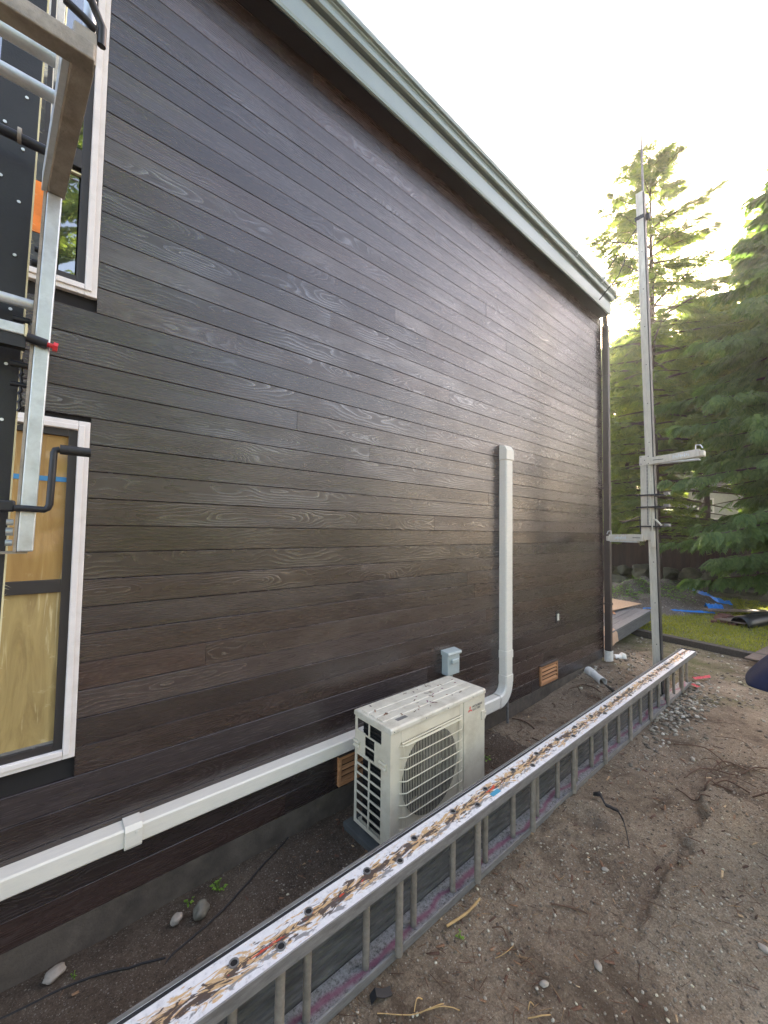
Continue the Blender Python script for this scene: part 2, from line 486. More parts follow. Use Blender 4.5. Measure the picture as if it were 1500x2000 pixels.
def masked_pane_material(name, c0, c1, wr=1.0):
    """glass pane with brown masking paper / plastic film pressed against it from inside"""
    m, n, l, b = mat(name)
    mp = coords(n, l, (9, 9, 1.4))
    t = N(n, 'ShaderNodeTexNoise', Scale=1.6, Detail=7.0, Roughness=.6, Distortion=1.2); l.new(mp.outputs[0], t.inputs['Vector'])
    r = ramp(n, [(.28, c0), (.72, c1)]); l.new(t.outputs['Fac'], r.inputs[0])
    mp2 = coords(n, l, (1, 1, 1))
    t2 = N(n, 'ShaderNodeTexNoise', Scale=9.0, Detail=6.0, Roughness=.7, Distortion=.6); l.new(mp2.outputs[0], t2.inputs['Vector'])
    r2 = ramp(n, [(.60, (0, 0, 0)), (.74, (.35 * wr,) * 3)]); l.new(t2.outputs['Fac'], r2.inputs[0])
    mx = N(n, 'ShaderNodeMix', data_type='RGBA'); mx.inputs['B'].default_value = (.62, .52, .30, 1)
    l.new(r2.outputs[0], mx.inputs['Factor']); l.new(r.outputs[0], mx.inputs['A'])
    mp3 = coords(n, l, (24, 24, 1.5))
    t4 = N(n, 'ShaderNodeTexNoise', Scale=1.3, Detail=5.0, Roughness=.55, Distortion=1.6); l.new(mp3.outputs[0], t4.inputs['Vector'])
    r4 = ramp(n, [(.60, (0, 0, 0)), (.68, (.30 * wr,) * 3), (.74, (.08 * wr,) * 3)]); l.new(t4.outputs['Fac'], r4.inputs[0])
    mx4 = N(n, 'ShaderNodeMix', data_type='RGBA'); mx4.inputs['B'].default_value = (.72, .62, .36, 1)
    l.new(r4.outputs[0], mx4.inputs['Factor']); l.new(mx.outputs['Result'], mx4.inputs['A'])
    l.new(mx4.outputs['Result'], b.inputs['Base Color'])
    b.inputs['Roughness'].default_value = .6
    b.inputs['Coat Weight'].default_value = .9; b.inputs['Coat Roughness'].default_value = .04
    bp = N(n, 'ShaderNodeBump', Strength=.35, Distance=.02); l.new(t.outputs['Fac'], bp.inputs['Height']); l.new(bp.outputs[0], b.inputs['Normal'])
    return m

def ladder_top_material():
    """worn aluminium rail, caked with plaster, foam and old tape residue along its length"""
    m, n, l, b = mat('stained_ladder_rail')
    mp = coords(n, l, (1, 1, 1))
    mps = coords(n, l, (4.5, 26, 26))
    base = N(n, 'ShaderNodeTexNoise', Scale=40.0, Detail=6.0, Roughness=.7); l.new(mp.outputs[0], base.inputs['Vector'])
    r = ramp(n, [(.28, (.50, .50, .51)), (.45, (.74, .74, .74)), (.75, (.86, .85, .84))]); l.new(base.outputs['Fac'], r.inputs[0])
    src = r.outputs[0]
    sx = n.new('ShaderNodeSeparateXYZ'); l.new(mp.outputs[0], sx.inputs[0])
    # residue sits in a band round the middle of the rail
    def band(c, w):
        s1 = N(n, 'ShaderNodeMath', operation='SUBTRACT'); s1.inputs[1].default_value = c; l.new(sx.outputs[1], s1.inputs[0])
        a1 = N(n, 'ShaderNodeMath', operation='ABSOLUTE'); l.new(s1.outputs[0], a1.inputs[0])
        mr = N(n, 'ShaderNodeMapRange'); mr.inputs['From Min'].default_value = 0; mr.inputs['From Max'].default_value = w
        mr.inputs['To Min'].default_value = .14; mr.inputs['To Max'].default_value = -.16
        l.new(a1.outputs[0], mr.inputs['Value']); return mr.outputs[0]
    def layer(src, scale, off, lo, hi, col, bnd, dist=1.4):
        mpo = coords(n, l, scale); mpo.inputs['Location'].default_value = (off, off * .3, 0)
        t = N(n, 'ShaderNodeTexNoise', Scale=1.0, Detail=8.0, Roughness=.62, Distortion=dist); l.new(mpo.outputs[0], t.inputs['Vector'])
        ad = N(n, 'ShaderNodeMath', operation='ADD'); l.new(t.outputs['Fac'], ad.inputs[0]); l.new(bnd, ad.inputs[1])
        rr = ramp(n, [(lo, (0, 0, 0)), (hi, (.92,) * 3)]); l.new(ad.outputs[0], rr.inputs[0])
        mx = N(n, 'ShaderNodeMix', data_type='RGBA'); mx.inputs['B'].default_value = (*col, 1)
        l.new(rr.outputs[0], mx.inputs['Factor']); l.new(src, mx.inputs['A'])
        return mx.outputs['Result']
    bnd = band(-.955, .075)
    src = layer(src, (8, 25, 25), 3.1, .515, .575, (.60, .39, .17), bnd, 2.2)
    src = layer(src, (8.5, 26, 26), 9.7, .585, .62, (.055, .040, .04), bnd, 2.0)
    src = layer(src, (9, 26, 26), 17.3, .61, .65, (.24, .24, .24), band(-.99, .04))
    src = layer(src, (5, 22, 22), 31.0, .745, .76, (.62, .07, .03), bnd)
    l.new(src, b.inputs['Base Color'])
    b.inputs['Roughness'].default_value = .55; b.inputs['Metallic'].default_value = .25
    bp = N(n, 'ShaderNodeBump', Strength=.3, Distance=.003); l.new(base.outputs['Fac'], bp.inputs['Height']); l.new(bp.outputs[0], b.inputs['Normal'])
    return m

def ladder_bottom_material():
    """dusty speckled aluminium with a meandering line of pink marking paint"""
    m, n, l, b = mat('pink_sprayed_rail')
    mp = coords(n, l)
    base = N(n, 'ShaderNodeTexNoise', Scale=70.0, Detail=7.0, Roughness=.75); l.new(mp.outputs[0], base.inputs['Vector'])
    r = ramp(n, [(.36, (.09, .085, .08)), (.48, (.30, .29, .28)), (.7, (.46, .45, .44))]); l.new(base.outputs['Fac'], r.inputs[0])
    sx = n.new('ShaderNodeSeparateXYZ'); l.new(mp.outputs[0], sx.inputs[0])
    def mth(op, a, c=None):
        k = N(n, 'ShaderNodeMath', operation=op)
        for i, q in enumerate((a, c)):
            if q is None: continue
            if isinstance(q, (int, float)): k.inputs[i].default_value = q
            else: l.new(q, k.inputs[i])
        return k.outputs[0]
    wob = N(n, 'ShaderNodeTexNoise', Scale=2.3, Detail=2.0, noise_dimensions='1D'); l.new(sx.outputs[0], wob.inputs['W'])
    y0 = mth('ADD', mth('MULTIPLY', mth('SINE', mth('MULTIPLY', sx.outputs[0], 9.0)), .012), mth('ADD', -.925, mth('MULTIPLY', mth('SUBTRACT', wob.outputs['Fac'], .5), .13)))
    dd = mth('ABSOLUTE', mth('SUBTRACT', sx.outputs[1], y0))
    soft = N(n, 'ShaderNodeTexNoise', Scale=18.0, Detail=5.0); l.new(mp.outputs[0], soft.inputs['Vector'])
    dd = mth('ADD', dd, mth('MULTIPLY', mth('SUBTRACT', soft.outputs['Fac'], .5), .03))
    rr = ramp(n, [(.004, (.75,) * 3), (.022, (0, 0, 0))]); l.new(dd, rr.inputs[0])
    mx = N(n, 'ShaderNodeMix', data_type='RGBA'); mx.inputs['B'].default_value = (.27, .075, .135, 1)
    l.new(rr.outputs[0], mx.inputs['Factor']); l.new(r.outputs[0], mx.inputs['A'])
    l.new(mx.outputs['Result'], b.inputs['Base Color'])
    b.inputs['Roughness'].default_value = .7; b.inputs['Metallic'].default_value = .15
    bp = N(n, 'ShaderNodeBump', Strength=.4, Distance=.003); l.new(base.outputs['Fac'], bp.inputs['Height']); l.new(bp.outputs[0], b.inputs['Normal'])
    return m

MAT = {}
MAT['board'] = board_material()
MAT['wallback'] = simple('wall_membrane', (.012, .011, .011), .9)
MAT['concrete'] = simple('foundation_concrete', (.105, .085, .064), .9, var=.35, scale=9, bump=.5, bscale=90, dirt=(.045, .036, .028), dirt_amt=.8, dirt_scale=4)
MAT['gutter'] = simple('pale_green_steel', (.245, .300, .292), .33, metal=.2, var=.06, scale=5, dirt=(.30, .33, .30), dirt_amt=.35, dirt_scale=14)
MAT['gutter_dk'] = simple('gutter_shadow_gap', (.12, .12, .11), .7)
MAT['soffit'] = simple('dark_soffit', (.022, .019, .02), .8)
MAT['roof'] = simple('roof_shingle', (.06, .06, .06), .9, bump=.6, bscale=60)
MAT['trimw'] = simple('white_window_trim', (.74, .70, .67), .45, var=.05, dirt=(.42, .38, .33), dirt_amt=.3, dirt_scale=12)
MAT['sash'] = simple('bronze_sash', (.030, .026, .025), .45, var=.1)
MAT['glass'] = glass_material('dark_glass')
MAT['mask1'] = masked_pane_material('brown_paper_behind_glass', (.27, .145, .035), (.40, .25, .075))
MAT['mask2'] = masked_pane_material('plastic_film_behind_glass', (.20, .135, .042), (.46, .345, .135), 1.9)
MAT['bluetape'] = simple('blue_painters_tape', (.05, .22, .42), .6)
MAT['orange'] = simple('orange_interior', (.70, .20, .03), .7, var=.3)
MAT['duct'] = simple('white_pvc_duct', (.72, .68, .59), .38, var=.04, scale=20, dirt=(.50, .49, .45), dirt_amt=.3, dirt_scale=18, stretch=(.6, 3, 3))
MAT['pvc'] = simple('white_pvc_pipe', (.74, .72, .66), .35, var=.06, dirt=(.35, .29, .20), dirt_amt=.5, dirt_scale=16)
MAT['cedar'] = plank_wood('fresh_cedar', (.36, .15, .06), (.55, .29, .13))
MAT['ac'] = simple('cream_sheet_metal', (.62, .575, .45), .42, var=.05, scale=6, bump=.04, bscale=300, dirt=(.34, .27, .17), dirt_amt=.5, dirt_scale=5)
MAT['actop'] = simple('cream_lid', (.62, .585, .48), .5, var=.06, scale=9, dirt=(.30, .25, .17), dirt_amt=.55, dirt_scale=11)
MAT['grille'] = simple('cream_grille_plastic', (.68, .63, .48), .45, var=.05)
MAT['coil'] = simple('black_fins', (.010, .010, .010), .6, var=.4, scale=40)
MAT['acdark'] = simple('fan_recess_shade', (.016, .014, .015), .6)
MAT['copper'] = simple('copper_tube', (.45, .16, .08), .35, metal=.8)
MAT['red'] = simple('red_print', (.62, .02, .03), .5)
MAT['ink'] = simple('dark_print', (.05, .05, .06), .5)
MAT['padc'] = simple('grey_pad', (.065, .07, .068), .85, var=.25, bump=.3)
MAT['discon'] = simple('grey_enamel', (.36, .41, .40), .4, var=.06)
MAT['spout'] = simple('dark_bronze_downspout', (.058, .043, .037), .42, var=.15)
MAT['alu'] = simple('galvanised_aluminium', (.58, .62, .63), .38, metal=.55, var=.12, scale=18, dirt=(.34, .35, .35), dirt_amt=.5, dirt_scale=22)
MAT['alu_dirty'] = simple('dirty_aluminium', (.30, .275, .23), .55, metal=.35, var=.25, scale=22, bump=.25, bscale=130, dirt=(.12, .10, .08), dirt_amt=.7, dirt_scale=14)
MAT['alu_tan'] = simple('dusty_aluminium', (.56, .53, .45), .5, metal=.25, var=.10, scale=9, dirt=(.34, .30, .23), dirt_amt=.5, dirt_scale=12, stretch=(3, 3, .7))
MAT['alu_grey'] = simple('dull_aluminium', (.22, .215, .205), .55, metal=.4, var=.22, scale=14, bump=.2, bscale=120, dirt=(.10, .09, .08), dirt_amt=.7, dirt_scale=9, stretch=(1, 5, 5))
MAT['plank'] = simple('dark_oxidised_aluminium', (.105, .105, .100), .6, metal=.25, var=.3, scale=10, bump=.25, bscale=70, dirt=(.045, .042, .040), dirt_amt=.8, dirt_scale=6, stretch=(1, 5, 5))
MAT['rubber'] = simple('black_rubber', (.016, .017, .019), .5, var=.25, scale=12, bump=.15, bscale=180)
MAT['blacksteel'] = simple('black_steel', (.020, .021, .026), .38, var=.2, metal=.2)
MAT['bolt'] = simple('red_bolt', (.55, .03, .04), .4)
MAT['screw'] = simple('zinc_screw', (.75, .75, .75), .3, metal=.7)
MAT['fray'] = simple('frayed_backing', (.62, .58, .36), .8)
MAT['rung'] = simple('ladder_rung', (.30, .27, .225), .5, metal=.4, var=.2, scale=30, dirt=(.16, .14, .11), dirt_amt=.6, dirt_scale=20)
MAT['laddertop'] = ladder_top_material()
MAT['ladderbot'] = ladder_bottom_material()
MAT['sticker'] = simple('blue_sticker', (.06, .30, .45), .5)
MAT['ground'] = ground_material('packed_dirt', (.095, .067, .043), (.225, .172, .118), (.36, .292, .20), moss=True)
MAT['soil'] = ground_material('damp_soil', (.045, .032, .022), (.092, .068, .048), (.15, .117, .085), speck=.45)
MAT['path'] = ground_material('eroded_concrete', (.155, .118, .080), (.265, .212, .148), (.39, .325, .235), speck=.5, sscale=70)
MAT['stone'] = simple('grey_stone', (.22, .20, .165), .8, var=.3, scale=7, bump=.3, bscale=60)
MAT['pebble'] = None
MAT['bark'] = simple('conifer_bark', (.075, .050, .036), .9, var=.4, scale=14, bump=.7, bscale=40, stretch=(4, 4, .7))
MAT['hem'] = leaf_material('hemlock_needles', (.075, .112, .042), (.17, .205, .070), .58)
MAT['fir'] = leaf_material('dark_cedar_fronds', (.060, .108, .036), (.14, .21, .068), .5)
MAT['yew'] = leaf_material('sunlit_conifer', (.095, .130, .036), (.21, .235, .066), .6)
MAT['grass'] = leaf_material('moss_grass', (.16, .175, .02), (.30, .28, .045), .4)
MAT['weed'] = leaf_material('weed_leaf', (.09, .19, .02), (.20, .32, .05), .4)
MAT['deck'] = plank_wood('weathered_deck', (.085, .082, .080), (.155, .15, .145))
MAT['beam'] = plank_wood('old_timber', (.035, .028, .022), (.085, .070, .055))
MAT['fence'] = plank_wood('dark_fence', (.028, .015, .010), (.055, .030, .020), (10, 10, 1))
MAT['osb'] = plank_wood('osb_sheet', (.40, .24, .13), (.62, .42, .26), (14, 14, 14))
MAT['paper'] = simple('kraft_paper', (.46, .30, .19), .8, var=.12)
MAT['tarp'] = simple('blue_tarp', (.02, .20, .62), .35, var=.15)
MAT['pathboard'] = plank_wood('walk_board', (.10, .07, .05), (.20, .15, .115), (5, 5, 5))
MAT['brick'] = simple('paver_brick', (.13, .060, .045), .9, var=.3, scale=14, bump=.4)
MAT['blackplastic'] = simple('black_plastic', (.016, .017, .018), .32, var=.2)
MAT['strap'] = simple('black_strap', (.012, .012, .013), .6)
MAT['twig'] = simple('dry_twig', (.10, .055, .032), .85, var=.3, scale=30)
MAT['stick'] = simple('pale_split_wood', (.42, .27, .11), .8, var=.3, scale=18)
MAT['navy'] = simple('navy_cloth', (.010, .016, .050), .9, var=.25, scale=40, bump=.3, bscale=400)
MAT['skin'] = simple('skin', (.45, .26, .18), .5)
MAT['hair'] = simple('brown_hair', (.04, .025, .015), .6)
MAT['trouser'] = simple('grey_trousers', (.05, .05, .055), .9)
MAT['shoe'] = simple('brown_boot', (.07, .045, .03), .6)
MAT['nwall'] = simple('beige_siding', (.40, .38, .34), .8, var=.1)
MAT['nroof'] = simple('grey_shingles', (.14, .14, .14), .9)
MAT['hose'] = simple('black_cable', (.018, .016, .015), .6)
MAT['redrag'] = simple('red_plastic', (.60, .05, .06), .5)
MAT['rockm'] = simple('mossy_boulder', (.085, .078, .050), .9, var=.4, scale=5, bump=.6, bscale=18, dirt=(.05, .06, .018), dirt_amt=.7, dirt_scale=4)

# ------------------------------------------------------------------ terrain
def height(x, y):
    x = np.asarray(x, float); y = np.asarray(y, float)
    h = .030 * fbm(x * .9, y * .9, 3) + .012 * fbm(x * 6, y * 6, 3)
    near = sm(-.5, 0.0, x) * (1 - sm(9, 12, x))
    h = h * (0.4 + .6 * sm(0.6, 1.6, np.abs(y + .93) + 0 * x)) + .007 * fbm(x * 19, y * 19, 2) * near
    h = h + .11 * sm(4.0, 6.2, x) * sm(-.62, -.12, y) * (1 - sm(6.5, 8, x))
    h = h - .012 * sm(-.15, .0, y)
    # dug hole with loose soil beside the strap
    q = np.hypot((x - 2.87), (y + 1.15)); h = h - .045 * np.exp(-(q / .10) ** 2) + .02 * np.exp(-((q - .16) / .06) ** 2)
    h = h - .022 * np.exp(-((y + 1.62 - .10 * fbm(x * 4, y * 0 + 8.1, 4)) / .035) ** 2) * sm(2.2, 2.6, x) * (1 - sm(3.8, 4.1, x))
    h = h + .62 * sm(16.6, 18.2, x) + .02 * np.maximum(0, x - 19)      # bank behind the boulders
    return h - .004

def axis(fine0, fine1, step, lo, hi, g=1.16):
    a = list(np.arange(fine0, fine1 + 1e-6, step))
    s = step; v = a[-1]
    while v < hi: s *= g; v += s; a.append(v)
    s = step; v = a[0]
    while v > lo: s *= g; v -= s; a.insert(0, v)
    return np.array(a)

def grid_mesh(name, xs, ys, hf):
    X, Y = np.meshgrid(xs, ys, indexing='ij')
    Z = hf(X, Y)
    nx, ny = len(xs), len(ys)
    v = np.stack([X, Y, Z], -1).reshape(-1, 3)
    i, j = np.meshgrid(np.arange(nx - 1), np.arange(ny - 1), indexing='ij')
    a = (i * ny + j).ravel()
    f = np.stack([a, a + ny, a + ny + 1, a + 1], -1)
    me = raw_mesh(name, v, f)
    me.polygons.foreach_set('use_smooth', np.ones(len(f), bool))
    return me

def raw_mesh(name, v, f):
    me = bpy.data.meshes.new(name)
    k = f.shape[1]
    me.vertices.add(len(v)); me.vertices.foreach_set('co', np.asarray(v, np.float32).ravel())
    me.loops.add(f.size); me.loops.foreach_set('vertex_index', f.astype(np.int32).ravel())
    me.polygons.add(len(f)); me.polygons.foreach_set('loop_start', np.arange(0, f.size, k, dtype=np.int32))
    me.polygons.foreach_set('loop_total', np.full(len(f), k, np.int32))
    me.update(); me.validate()
    return me

xs = axis(-.9, 7.2, .03, -150, 170, 1.22)
ys = axis(-3.2, .02, .03, -150, 150, 1.22)
g = put('ground', grid_mesh('ground', xs, ys, height), MAT['ground'])
kind(g)
def soil_h(x, y):
    edge = -.80 + .05 * fbm(x * 3, y * 0 + 2.2, 3)
    return height(x, y) + .004 - .03 * (1 - sm(edge - .05, edge + .03, y)) - .03 * sm(3.2, 4.2, x) - .03 * (1 - sm(-2, -1.5, x))
o = put('soil_bed', grid_mesh('soil_bed', np.arange(-2, 4.2, .03), np.arange(-.95, .03, .03), soil_h), MAT['soil']); kind(o)

def path_h(x, y):
    edge = -1.66 + .10 * fbm(x * 4, y * 0 + 8.1, 4) + .03 * fbm(x * 18, y * 0 + 1.1, 2)
    top = height(x, y) + .036 * sm(2.15, 2.65, x) + .004 * fbm(x * 30, y * 30, 2)
    end = 4.0 + .16 * fbm(y * 3, x * 0 + 4, 3)
    return top - .05 * sm(edge - .012, edge + .022, y) - .05 * sm(end - .02, end + .05, x) - .03 * (1 - sm(1.7, 2.2, x))
o = put('path', grid_mesh('path', np.arange(1.4, 4.4, .02), np.arange(-3.6, -1.45, .02), path_h), MAT['path']); kind(o)

# ------------------------------------------------------------------ the house
X1 = 6.27              # far corner of the wall
ZB, PITCH = .137, .1295  # siding bottom, board pitch
XL = -1.3
house = thing('house', 'house wall clad in dark charred wood boards with pale green gutter', 'house', (2.5, 0, 0))
mb = MB()
mb.box(XL, X1 - .02, .020, .20, .02, 5.18)
mb.box(X1 - .22, X1 - .02, .20, 6.0, .02, 5.18)
part('wall', mb, MAT['wallback'], house)
mb = MB(); mb.box(XL, X1 - .03, .002, .019, -.25, .136); mb.box(X1 - .20, X1 - .03, .019, 6.0, -.25, .018)
part('foundation', mb, MAT['concrete'], house, bevel=.004)

WIN = [(-.95, .152, .882, 2.442), (-.95, .153, 3.052, 5.0)]   # trim outlines x0,x1,z0,z1
joints_px = {}
known = [(3.352, 4.03), ]
# butt joints seen in the photograph, (x along wall, height)
JOINT = [(2.583, 4.56), (1.50, 4.05), (2.11, 3.72), (2.48, 3.52), (1.49, 3.45), (3.73, 3.94), (3.36, 4.18), (2.10, 3.17), (2.80, 3.17), (2.42, 2.96), (.84, 3.03),
         (1.25, 2.72), (1.64, 2.39), (2.50, 2.81), (1.87, 2.52), (2.83, 1.82), (1.80, 1.62), (2.34, 2.12), (.72, 1.28), (.36, .87), (4.92, 2.66), (4.33, 2.77)]
NB = 40
rows = {}
for jx, jz in JOINT:
    rows.setdefault(int((jz - ZB) / PITCH), []).append(jx)
def board_mesh(L, h, ends=True):
    g_ = .0016; c = .0032
    # profile in (y,z): tongue groove with eased edges, front at y = -0.0
    prof = [(.018, -h / 2), (.0, -h / 2 + .0), (-.0, -h / 2 + g_), (-.0, h / 2 - g_), (.018, h / 2 - g_)]
    z0, z1 = -h / 2 + g_, h / 2
    prof = [(.0185, z0), (c * .6, z0), (0, z0 + c * .6), (0, z1 - c * .8), (c * .5, z1 - .001), (.0185, z1 - .001)]
    m_ = MB(); e = .0005
    m_.prism(prof, 'x', e, L - e)
    return m_.mesh('board')
for i in range(NB):
    z0 = ZB + i * PITCH; z1 = z0 + PITCH; zc = (z0 + z1) / 2
    if z1 > 5.21: break
    r_ = random.Random(100 + i)
    segs = [(XL, X1)]
    for (a, b_, c_, d_) in WIN:
        if z1 > c_ + .012 and z0 < d_ - .012:
            segs = [(XL, a), (b_ + .002, X1)]
    cuts = sorted(rows.get(i, []))
    # extra joints keep boards under a plausible stock length
    for (s0, s1) in segs:
        if s1 - s0 < .05: continue
        cc = [c for c in cuts if s0 + .2 < c < s1 - .2]
        pts = [s0] + cc + [s1]; full = [s0]
        for k in range(1, len(pts)):
            while pts[k] - full[-1] > 4.9:
                full.append(full[-1] + r_.uniform(2.3, 3.9))
            if pts[k] - full[-1] > .25 or k == len(pts) - 1: full.append(pts[k])
        for k in range(len(full) - 1):
            L = full[k + 1] - full[k]
            if L < .02: continue
            put('board', board_mesh(L, PITCH), MAT['board'], house, loc=(full[k], r_.uniform(-.0012, .0012), zc))
# dark corner trim and return wall boards
mb = MB(); mb.box(X1 + .001, X1 + .020, -.008, .055, ZB, 5.18); part('corner_trim', mb, MAT['spout'], house, bevel=.003)
for i in range(NB):
    z0 = ZB + i * PITCH
    if z0 + PITCH > 5.21: break
    mb = MB(); mb.box(X1 - .019, X1 - .002, .056, 6.0, z0 + .002, z0 + PITCH - .002)
    # seen only edge-on past the corner
    if i % 1 == 0:
        put('board', mb.mesh('board'), MAT['board'], house)

# eave: soffit, fascia with rib, gutter lip, roof edge
EY = -.14
mb = MB(); mb.box(XL, X1 - .005, EY + .021, .5, 5.192, 5.212); part('soffit', mb, MAT['soffit'], house)
mb = MB()
mb.prism([(EY, 5.179), (EY - .006, 5.172), (EY - .017, 5.178), (EY - .013, 5.192), (EY - .018, 5.205), (EY - .020, 5.338), (EY - .030, 5.348), (EY + .02, 5.35), (EY + .02, 5.197)], 'x', XL, X1 - .005)
part('fascia', mb, MAT['gutter'], house)
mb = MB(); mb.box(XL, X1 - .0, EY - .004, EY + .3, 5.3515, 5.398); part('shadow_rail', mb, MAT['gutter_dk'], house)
mb = MB()
gp = [(EY - .006, 5.392), (EY - .046, 5.384), (EY - .058, 5.394), (EY - .064, 5.420), (EY - .060, 5.450), (EY - .070, 5.456), (EY - .072, 5.466), (EY - .090, 5.470), (EY - .096, 5.486), (EY - .094, 5.505),
      (EY - .086, 5.505), (EY - .086, 5.49), (EY - .066, 5.478), (EY - .052, 5.462), (EY - .052, 5.42), (EY - .02, 5.41)]
mb.prism(gp, 'x', XL, X1 + .01)
gut = part('gutter', mb, MAT['gutter'], house)
mb = MB(); mb.box(X1 + .0105, X1 + .014, EY - .085, EY - .004, 5.422, 5.497); part('gutter_end_cap', mb, MAT['gutter'], gut)
mb = MB(); mb.box(XL, X1 + .01, EY - .006, EY + .02, 5.433, 5.507); part('gutter_back', mb, MAT['gutter'], house)
for gx in (4.98, 5.78):
    mb = MB()
    mb.tube([(gx, EY - .100, 5.519), (gx, EY - .102, 5.472), (gx, EY - .086, 5.432), (gx, EY - .066, 5.449)], .006, 6)
    mb.box(gx - .005, gx + .005, EY - .10, EY - .0, 5.511, 5.519)
    part('gutter_hook', mb, MAT['alu'], house, smooth=40)
mb = MB(); mb.prism([(EY - .03, 5.513), (3.2, 6.25), (3.2, 6.29), (EY - .03, 5.541)], 'x', XL, X1 + .02); part('roof', mb, MAT['roof'], house)

def window(x0, x1, z0, z1, tw, trans, panes, top_trim=True):
    # white trim made of two steps, bronze sash, transom, panes
    mb = MB()
    for (a0, a1, c0, c1) in ((x1 - tw, x1, z0, z1), (x0, x0 + tw, z0, z1)):
        mb.box(a0, a1, -.012, .02, c0, c1)
    mb.box(x0 + tw, x1 - tw, -.012, .02, z0, z0 + tw)
    mb.box(x0 + tw, x1 - tw, -.012, .02, z1 - tw, z1)
    fr = part('window', mb, MAT['trimw'], house, bevel=.003)
    mb = MB()
    w2 = tw * .52
    for (a0, a1, c0, c1) in ((x1 - tw * .45 - w2, x1 - tw * .45, z0 + tw * .45, z1 - tw * .45), (x0 + tw * .45, x0 + tw * .45 + w2, z0 + tw * .45, z1 - tw * .45)):
        mb.box(a0, a1, -.022, -.0125, c0, c1)
    mb.box(x0 + tw, x1 - tw, -.022, -.0125, z0 + tw * .45, z0 + tw * .45 + w2)
    mb.box(x0 + tw, x1 - tw, -.022, -.0125, z1 - tw * .45 - w2, z1 - tw * .45)
    part('trim_moulding', mb, MAT['trimw'], fr, bevel=.003)
    a0, a1, c0, c1 = x0 + tw, x1 - tw, z0 + tw, z1 - tw
    s = .033
    mb = MB()
    mb.box(a1 - s, a1, -.004, .03, c0, c1); mb.box(a0, a0 + s, -.004, .03, c0, c1)
    mb.box(a0 + s, a1 - s, -.004, .03, c0, c0 + s); mb.box(a0 + s, a1 - s, -.004, .03, c1 - s, c1)
    for t0, t1 in trans:
        mb.box(a0 + s, a1 - s, -.004, .03, t0, t1)
    part('frame', mb, MAT['sash'], fr, bevel=.002)
    for (p0, p1, q0, q1, mt) in panes:
        mb = MB(); mb.box(p0, p1, .012, .016, q0, q1); part('pane', mb, mt, fr)
    return fr

lw = window(*WIN[0], .046, [(1.642, 1.70)], [(-.885, .088, 1.69, 2.38, MAT['mask1']), (-.885, .088, .945, 1.66, MAT['mask2'])])
mb = MB(); mb.box(-.88, .082, .009, .0115, 2.150, 2.172); part('masking_tape', mb, MAT['bluetape'], lw)
mb = MB(); mb.box(-.88, .085, .0085, .0115, .948, .972); mb.box(.0, .012, .002, .0085, .952, .966); part('sill_track', mb, MAT['alu_grey'], lw)
uw = window(*WIN[1], .050, [(3.665, 3.755)], [(-.875, .085, 3.75, 4.945, MAT['glass']), (.004, .064, 3.14, 3.63, MAT['glass']), (-.875, -.034, 3.12, 3.66, MAT['glass'])])
mb = MB(); mb.box(-.034, .0, -.002, .02, 3.105, 3.664); mb.box(-.07, -.052, -.003, .02, 3.756, 4.93); part('mullion', mb, MAT['sash'], uw)
mb = MB()
mb.box(.070, .076, -.001, .02, 3.125, 3.645); mb.box(.0, .070, -.001, .02, 3.632, 3.64); part('screen_bead', mb, MAT['fray'], uw)
mb = MB(); mb.box(-.30, -.034, .0085, .0115, 3.28, 3.52); part('orange_reflector', mb, MAT['orange'], uw)
mb = MB(); mb.box(-.052, -.048, -.004, .011, 3.76, 4.9); part('glazing_tape', mb, MAT['duct'], uw)

# louvred foundation vents
def vent(x0, x1, z0, z1, n):
    mb = MB(); f = .024
    mb.box(x0, x1, -.024, .0, z1 - f, z1); mb.box(x0, x1, -.024, .0, z0, z0 + f)
    mb.box(x0, x0 + f, -.024, .0, z0 + f, z1 - f); mb.box(x1 - f, x1, -.024, .0, z0 + f, z1 - f)
    v = part('foundation_vent', mb, MAT['cedar'], house, bevel=.003)
    step = (z1 - z0 - 2 * f) / n
    for k in range(n):
        zc = z0 + f + step * (k + .5)
        mb = MB(); mb.prism([(-.022, zc - step * .40), (-.023, zc - step * .26), (-.003, zc + step * .10), (-.002, zc - step * .04)], 'x', x0 + f, x1 - f)
        part('slat', mb, MAT['cedar'], v)
    mb = MB(); mb.box(x0 + f, x1 - f, -.0009, -.0003, z0 + f, z1 - f); part('vent_shade_backing', mb, MAT['wallback'], v)  # black sheet stands for the shade between the slats
    mb = MB(); mb.box(x0 - .004, x1 + .004, -.030, .0, z1 + .001, z1 + .013); part('vent_flashing', mb, MAT['spout'], v)
vent(4.425, 4.835, .170, .390, 4)
vent(1.625, 2.03, .160, .362, 4)

# downspout on the far corner, running into a white drain stub
mb = MB()
px_, py_ = 6.326, -.055
mb.box(px_ - .035, px_ + .035, py_ - .045, py_ + .045, .10, 5.07)
dsp = part('downspout', mb, MAT['spout'], house, bevel=.012, seg=3)
mb = MB(); mb.tube([(px_, py_, 5.07), (px_ - .01, py_, 5.13), (px_ - .075, py_ - .02, 5.19)], .034, 10); part('downspout_elbow', mb, MAT['spout'], dsp, smooth=50)
for z in (.9, 2.6, 4.3):
    mb = MB(); mb.box(px_ - .040, px_ + .040, py_ - .050, py_ + .050, z, z + .03); part('strap', mb, MAT['spout'], dsp)

# switch box let into the cladding
o = thing('outlet_box', 'small white electrical outlet box on the dark boards near the corner', 'outlet', (4.863, 0, .9))
mb = MB(); mb.box(4.825, 4.90, -.006, -.0012, .835, .975); part('cover_plate', mb, MAT['rubber'], o, bevel=.002)
mb = MB(); mb.box(4.843, 4.882, -.020, -.0062, .865, .945); part('outlet_body', mb, MAT['duct'], o, bevel=.003)

